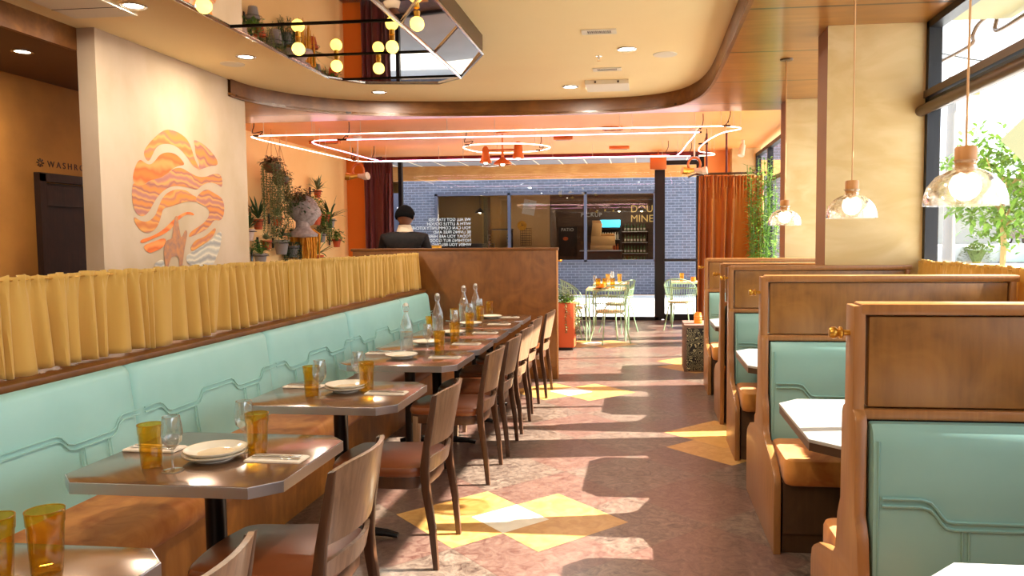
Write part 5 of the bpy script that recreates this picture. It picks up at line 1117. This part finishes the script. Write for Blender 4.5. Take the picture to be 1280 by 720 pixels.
for k in range(4): b = MB(); b.box((.1, 0, .72+.36*k), (.85, .26, .02)); b.build('shelf_board', 'steel', sr, smooth=False)
b = MB()
for x in (-.3, .5): b.tube([(x, .1, 0), (x, .1, 1.9)], .015, 6)
b.build('upright', 'black', sr)
bt = thing('shop_bottle', 'x', 'bottle', (0, 0, 0), 0, 'bottles on the wall shelves of the shop opposite'); b = MB(); b.lathe([(0, 0), (.034, 0), (.034, .15), (.013, .20), (.013, .25), (0, .25)], n=10); b.build('bottle_body', 'leaf_dark', bt); b = MB(); b.lathe([(.0345, .04), (.0345, .11)], n=10); b.build('paper_label', 'paper', bt)
used = []
for k in range(4):
    for j in range(7): place(bt, used, (sr.location.x-.22+.105*j, SY-.33, .73+.36*k), '%s bottle from the left on the %s wall shelf of the shop opposite' % (('first', 'second', 'third', 'fourth', 'fifth', 'sixth', 'last')[j], ('lowest', 'second lowest', 'second highest', 'highest')[k]))
for i, (px, py, w, h, l) in enumerate(((746, 284, .30, .42, 'upright cardboard box left of the drinks cooler'), (754, 300, .75, .30, 'wide open cardboard box in front of the cooler'), (752, 309, .70, .14, 'flat pinkish box below the open cardboard box'))):
    p = sp_at(px, py, SY-1.4); t = thing('cardboard_box', l+' in the shop opposite', 'box', (p.x, SY-1.4, (1.862, 1.502, 1.282)[i])); b = MB(); b.box((0, 0, 0), (w, .3, h), .005, (0, .1 if i == 0 else 0, 0)); b.build('carton', 'cardboard', t); b = MB(); b.box((0, -.08, h/2+.03), (w*.98, .02, .10), .002, (.7, 0, 0)); b.build('flap', 'cardboard', t)
t = thing('shop_counter', 'low dark counter carrying the cardboard boxes in the shop opposite', 'counter', (sp_at(752, 320, SY-1.4).x, SY-1.4, 0)); b = MB(); b.box((0, 0, .585), (1.3, .5, 1.17), .01); b.build('cabinet', 'wood_dark', t); b = MB(); b.box((0, 0, 1.19), (1.36, .56, .03), .006); b.build('counter_top', 'steel', t)
rk = thing('baking_rack', 'tall metal tray rack in the left part of the shop opposite', 'rack', (sp_at(625, 300, SY-1).x, SY-1, 0)); b = MB()
for x in (-.36, .36):
    for y in (-.25, .25): b.box((x, y, 1.05), (.05, .05, 1.7))
b.box((0, 0, 1.9), (.8, .56, .04)); b.build('frame', 'black', rk, smooth=False)
for k in range(14):
    b = MB(); b.box((-.31, 0, .4+.10*k), (.08, .5, .05)); b.box((.31, 0, .4+.10*k), (.08, .5, .05)); b.build('tray_slide', 'steel_bright', rk, smooth=False)
p = sp_at(657, 296, SY-.3); t = thing('wall_calendar', 'brown gridded planner chart on the beige wall of the shop opposite', 'calendar', (p.x, SY-.215, p.z)); b = MB(); b.box((0, 0, 0), (.40, .015, .62)); b.build('sheet', 'cardboard', t, smooth=False); b = MB()
for k in range(6): b.box((-.18+.072*k, -.01, 0), (.012, .006, .58))
for k in range(8): b.box((0, -.01, -.28+.08*k), (.38, .006, .012))
b.build('grid_lines', 'wood_dark', t, smooth=False)
p = sp_at(661, 259, SY-.3); t = thing('notice_paper', 'tilted grey sheet pinned on the beige wall of the shop opposite', 'paper', (p.x, SY-.215, p.z)); b = MB(); b.box((0, 0, 0), (.42, .01, .5), 0, (0, .2, 0)); b.build('sheet', 'paper', t, smooth=False); b = MB(); b.ball((0, -.015, .2), .02, 6); b.build('pin', 'brass', t)
p = sp_at(652, 282, SY-.3); t = thing('wall_clock', 'small round yellow clock above the planner chart in the shop opposite', 'clock', (p.x, SY-.215, p.z)); b = MB(); b.lathe([(0, -.03), (.14, -.03), (.16, -.02), (.16, 0), (0, 0)], (0, 0, 0), 24, axis=1); b.build('clock_face', 'moss_gold', t); b = MB(); b.tube([(0, -.035, 0), (0, -.035, .09)], .008, 5); b.tube([(0, -.035, 0), (.06, -.035, .02)], .008, 5); b.build('hand', 'black', t)
bl = thing('barn_pendant', 'x', 'pendant lamp', (0, 0, 0), 0, 'black barn pendants in the shop opposite'); b = MB(); b.lathe([(.02, .14), (.05, .12), (.17, 0), (.165, -.005), (.04, .10), (0, .11)], n=20); b.build('lamp_shade', 'black', bl); b = MB(); b.tube([(0, 0, .13), (0, 0, .9)], .008, 5); b.build('cord', 'black', bl); b = MB(); b.ball((0, 0, .03), .05, 8); b.build('bulb', 'bulb_white', bl)
d = bpy.data.lights.new('lamp_light', 'POINT'); d.energy = 16; d.color = (1, .78, .5); d.shadow_soft_size = .06; o = bpy.data.objects.new('lamp_light', d); COL.objects.link(o); o.parent = bl; o.location = (0, 0, -.02)
used = []
for px, l in ((774, 'left black barn pendant in the shop opposite'), (802, 'right black barn pendant in the shop opposite'), (600, 'black barn pendant at the left of the shop opposite')): p = sp_at(px, 254, 23.8); place(bl, used, (p.x, 23.8, 2.42), l)
p = sp_at(605, 300, 23.5); t = thing('shop_silhouette_shelf', 'black storage cabinet behind the mirrored lettering in the shop opposite', 'cabinet', (sp_at(556, 300, 24.6).x, 25.1, 0)); b = MB(); b.box((0, 0, 1.15), (.5, .4, 2.3), .01); b.box((.9, 0, .72), (1.3, .4, 1.44), .01); b.build('cabinet', 'black', t); b = MB(); b.box((.9, -.22, 1.2), (.5, .02, .03)); b.build('handle', 'steel', t)
b = MB(); b.box((0, 0, 1.45), (.22, .05, 3.0)); tag(b.build('dark_door_post', 'black', None, smooth=False, loc=(sp_at(609, 300, 25.3).x, 25.3, .05)), 'tall black post between the tan walls in the shop opposite', 'post')

# ================================================================ OUTSIDE THE BIG WINDOW
def tree(label, x, y, h, r, seed, leafm='leaf_lime'):
    t = thing('street_tree', label, 'tree', (x, y, -.03)); rnd = random.Random(seed)
    b = MB(); b.tube(smooth_path([(0, 0, 0), (.05, 0, h*.3), (-.04, .03, h*.55), (0, 0, h*.8)], 4), .1, 8, radii=None)
    for k in range(8):
        a = k*.8; z = h*(.42+.04*k); b.tube([(0, 0, z), (math.cos(a)*r*.5, math.sin(a)*r*.5, z+r*.35), (math.cos(a)*r*.8, math.sin(a)*r*.8, z+r*.6)], .03, 6, radii=[.05, .035, .015])
    b.build('trunk', 'pole_wood', t); f = MB()
    for k in range(2600):
        v = Vector((rnd.gauss(0, 1), rnd.gauss(0, 1), rnd.gauss(0, 1))).normalized(); q = rnd.uniform(.45, 1)*(1+.18*math.sin(v.x*7+v.z*5)); c_ = Vector((v.x*r*q, v.y*r*q, h*.74+v.z*r*.95*q))
        f.leaf(c_, (rnd.uniform(-1, 1), rnd.uniform(-1, 1), rnd.uniform(-.6, .6)), r*.13, r*.07, .3, 2)
    f.build('foliage', leafm, t, smooth=False)
tree('lime green street tree outside the big window', 12.6, 28.5, 4.6, 2.3, 1); tree('second lime green street tree behind the diamond sign', 17.2, 32.5, 4.6, 2.0, 5)
t = thing('diamond_road_sign', 'back of a pale diamond road sign on a perforated metal post', 'sign', (4.25, 8.5, -.02))
b = MB(); b.prism([(-.54, 2.56), (0, 2.02), (.54, 2.56), (0, 3.10)], 1, -.003, .003, .001); b.build('sign_plate', 'sign_board', t, smooth=False)
b = MB(); b.box((.02, -.03, 1.6), (.045, .045, 3.2)); b.build('perforated_post', 'steel', t, smooth=False); b = MB()
for k in range(46): b.box((.02, -.0535, .5+.055*k), (.012, .002, .012))
b.build('post_holes', 'black', t, smooth=False)
t = thing('truck', 'dark pickup truck parked across the street', 'truck', (26.6, 55, 1.0), .35); b = MB()
b.prism([(-2.6, .45), (-2.6, .95), (-1.5, 1.02), (-.95, 1.62), (.55, 1.66), (.75, 1.08), (2.6, 1.05), (2.6, .45)], 1, -.9, .9, .06); b.build('body', 'truck', t)
b = MB(); b.prism([(-1.28, 1.08), (-.88, 1.52), (.42, 1.55), (.55, 1.10)], 1, -.92, .92, .02); b.build('window_glass', 'black', t)
for x in (-1.7, 1.7):
    for y in (-.85, .85): b = MB(); b.lathe([(0, -.12), (.36, -.12), (.40, -.08), (.40, .08), (.36, .12), (0, .12)], (x, y, .40), 20, axis=1); w_ = b.build('wheel', 'tire', t); b = MB(); b.lathe([(0, -.13), (.2, -.13), (.2, .13), (0, .13)], (x, y, .40), 14, axis=1); b.build('hub', 'steel', w_)
structure(MB().box((34, 70, .48), (60, 42, 1.0)).build('ground_terrace', 'paving', smooth=False))
t = thing('white_building', 'low white building with a dark canopy across the street', 'building', (34, 78, .98)); b = MB(); b.box((0, 0, 2.2), (26, 8, 4.4)); b.build('wall', 'building_white', t, smooth=False); b = MB(); b.box((-1, -5, 5.0), (30, 12, .9)); b.build('canopy_roof', 'building_dark', t, smooth=False)
b = MB(); b.box((1, -9, 2.3), (1.6, 1.2, 5.6)); b.build('pillar', 'building_dark', t, smooth=False)
t = thing('wooden_pole', 'short pale wooden pole at the kerb behind the road sign', 'pole', (9.3, 18.9, -.03)); b = MB(); b.tube([(0, 0, 0), (0, 0, 2.6)], .09, 12); b.build('shaft', 'pole_wood', t); b = MB(); b.box((0, -.09, 1.0), (.06, .02, .1)); b.build('marker', 'moss_gold', t)
t = thing('utility_box', 'pale green utility box near the pickup truck', 'utility box', (22.2, 49, .0)); b = MB(); b.box((0, 0, .6), (1.3, .9, 1.1), .06); b.build('cabinet', 'lid_green', t); b = MB(); b.box((0, 0, .03), (1.5, 1.1, .06)); b.build('plinth', 'asphalt', t, smooth=False)
for i, (x, y, l) in enumerate(((20.0, 48.5, 'round clipped shrub left of the utility box'), (24.4, 48.5, 'round clipped shrub right of the utility box'), (27.0, 48.5, 'clipped shrub below the truck tail'))):
    rnd = random.Random(i); b = MB(); f = MB(); t = thing('clipped_shrub', l, 'shrub', (x, y, -.03), 0, 'clipped shrubs along the far kerb')
    for k in range(500):
        v = Vector((rnd.gauss(0, 1), rnd.gauss(0, 1), abs(rnd.gauss(0, 1)))).normalized(); f.leaf((v.x*.95, v.y*.8, .15+v.z*1.0), v, .2, .12, .2, 2)
    b.tube([(0, 0, 0), (0, 0, .8)], .3, 8, radii=[.2, .6]); b.build('stem', 'hedge', t); f.build('foliage', 'hedge', t, smooth=False)
t = thing('utility_pole', 'grey concrete pole seen through the nearest pendant', 'pole', (14.2, 37.5, -.03)); b = MB(); b.tube([(0, 0, 0), (0, 0, 9)], .22, 10, radii=[.28, .18]); b.build('shaft', 'pot_grey', t); b = MB(); b.box((0, 0, 8.2), (2.4, .12, .14)); b.build('cross_arm', 'pole_wood', t)
t = thing('overhead_cable', 'dark overhead cable crossing the sky outside the window', 'cable', (0, 0, 0)); b = MB(); b.tube(smooth_path([(4, 22, 8.4), (12.2, 30.5, 8.2), (24, 30, 7.2), (44, 30, 8.6)], 6), .03, 5); b.build('wire', 'black', t)

t = thing('bent_conduit', 'thin bent pipe under the pale canopy outside the upper window', 'pipe', (2.62, 0, 0)); b = MB(); P_ = [at(x, y, 0, 2.62) for x, y in ((1165, 82), (1212, 57), (1216, 44), (1223, 30), (1240, 17), (1246, 22), (1247, 38), (1300, 6))]
b.tube(smooth_path([(0, p.y, p.z) for p in P_], 5), .016, 8); b.build('pipe', 'bronze', t)
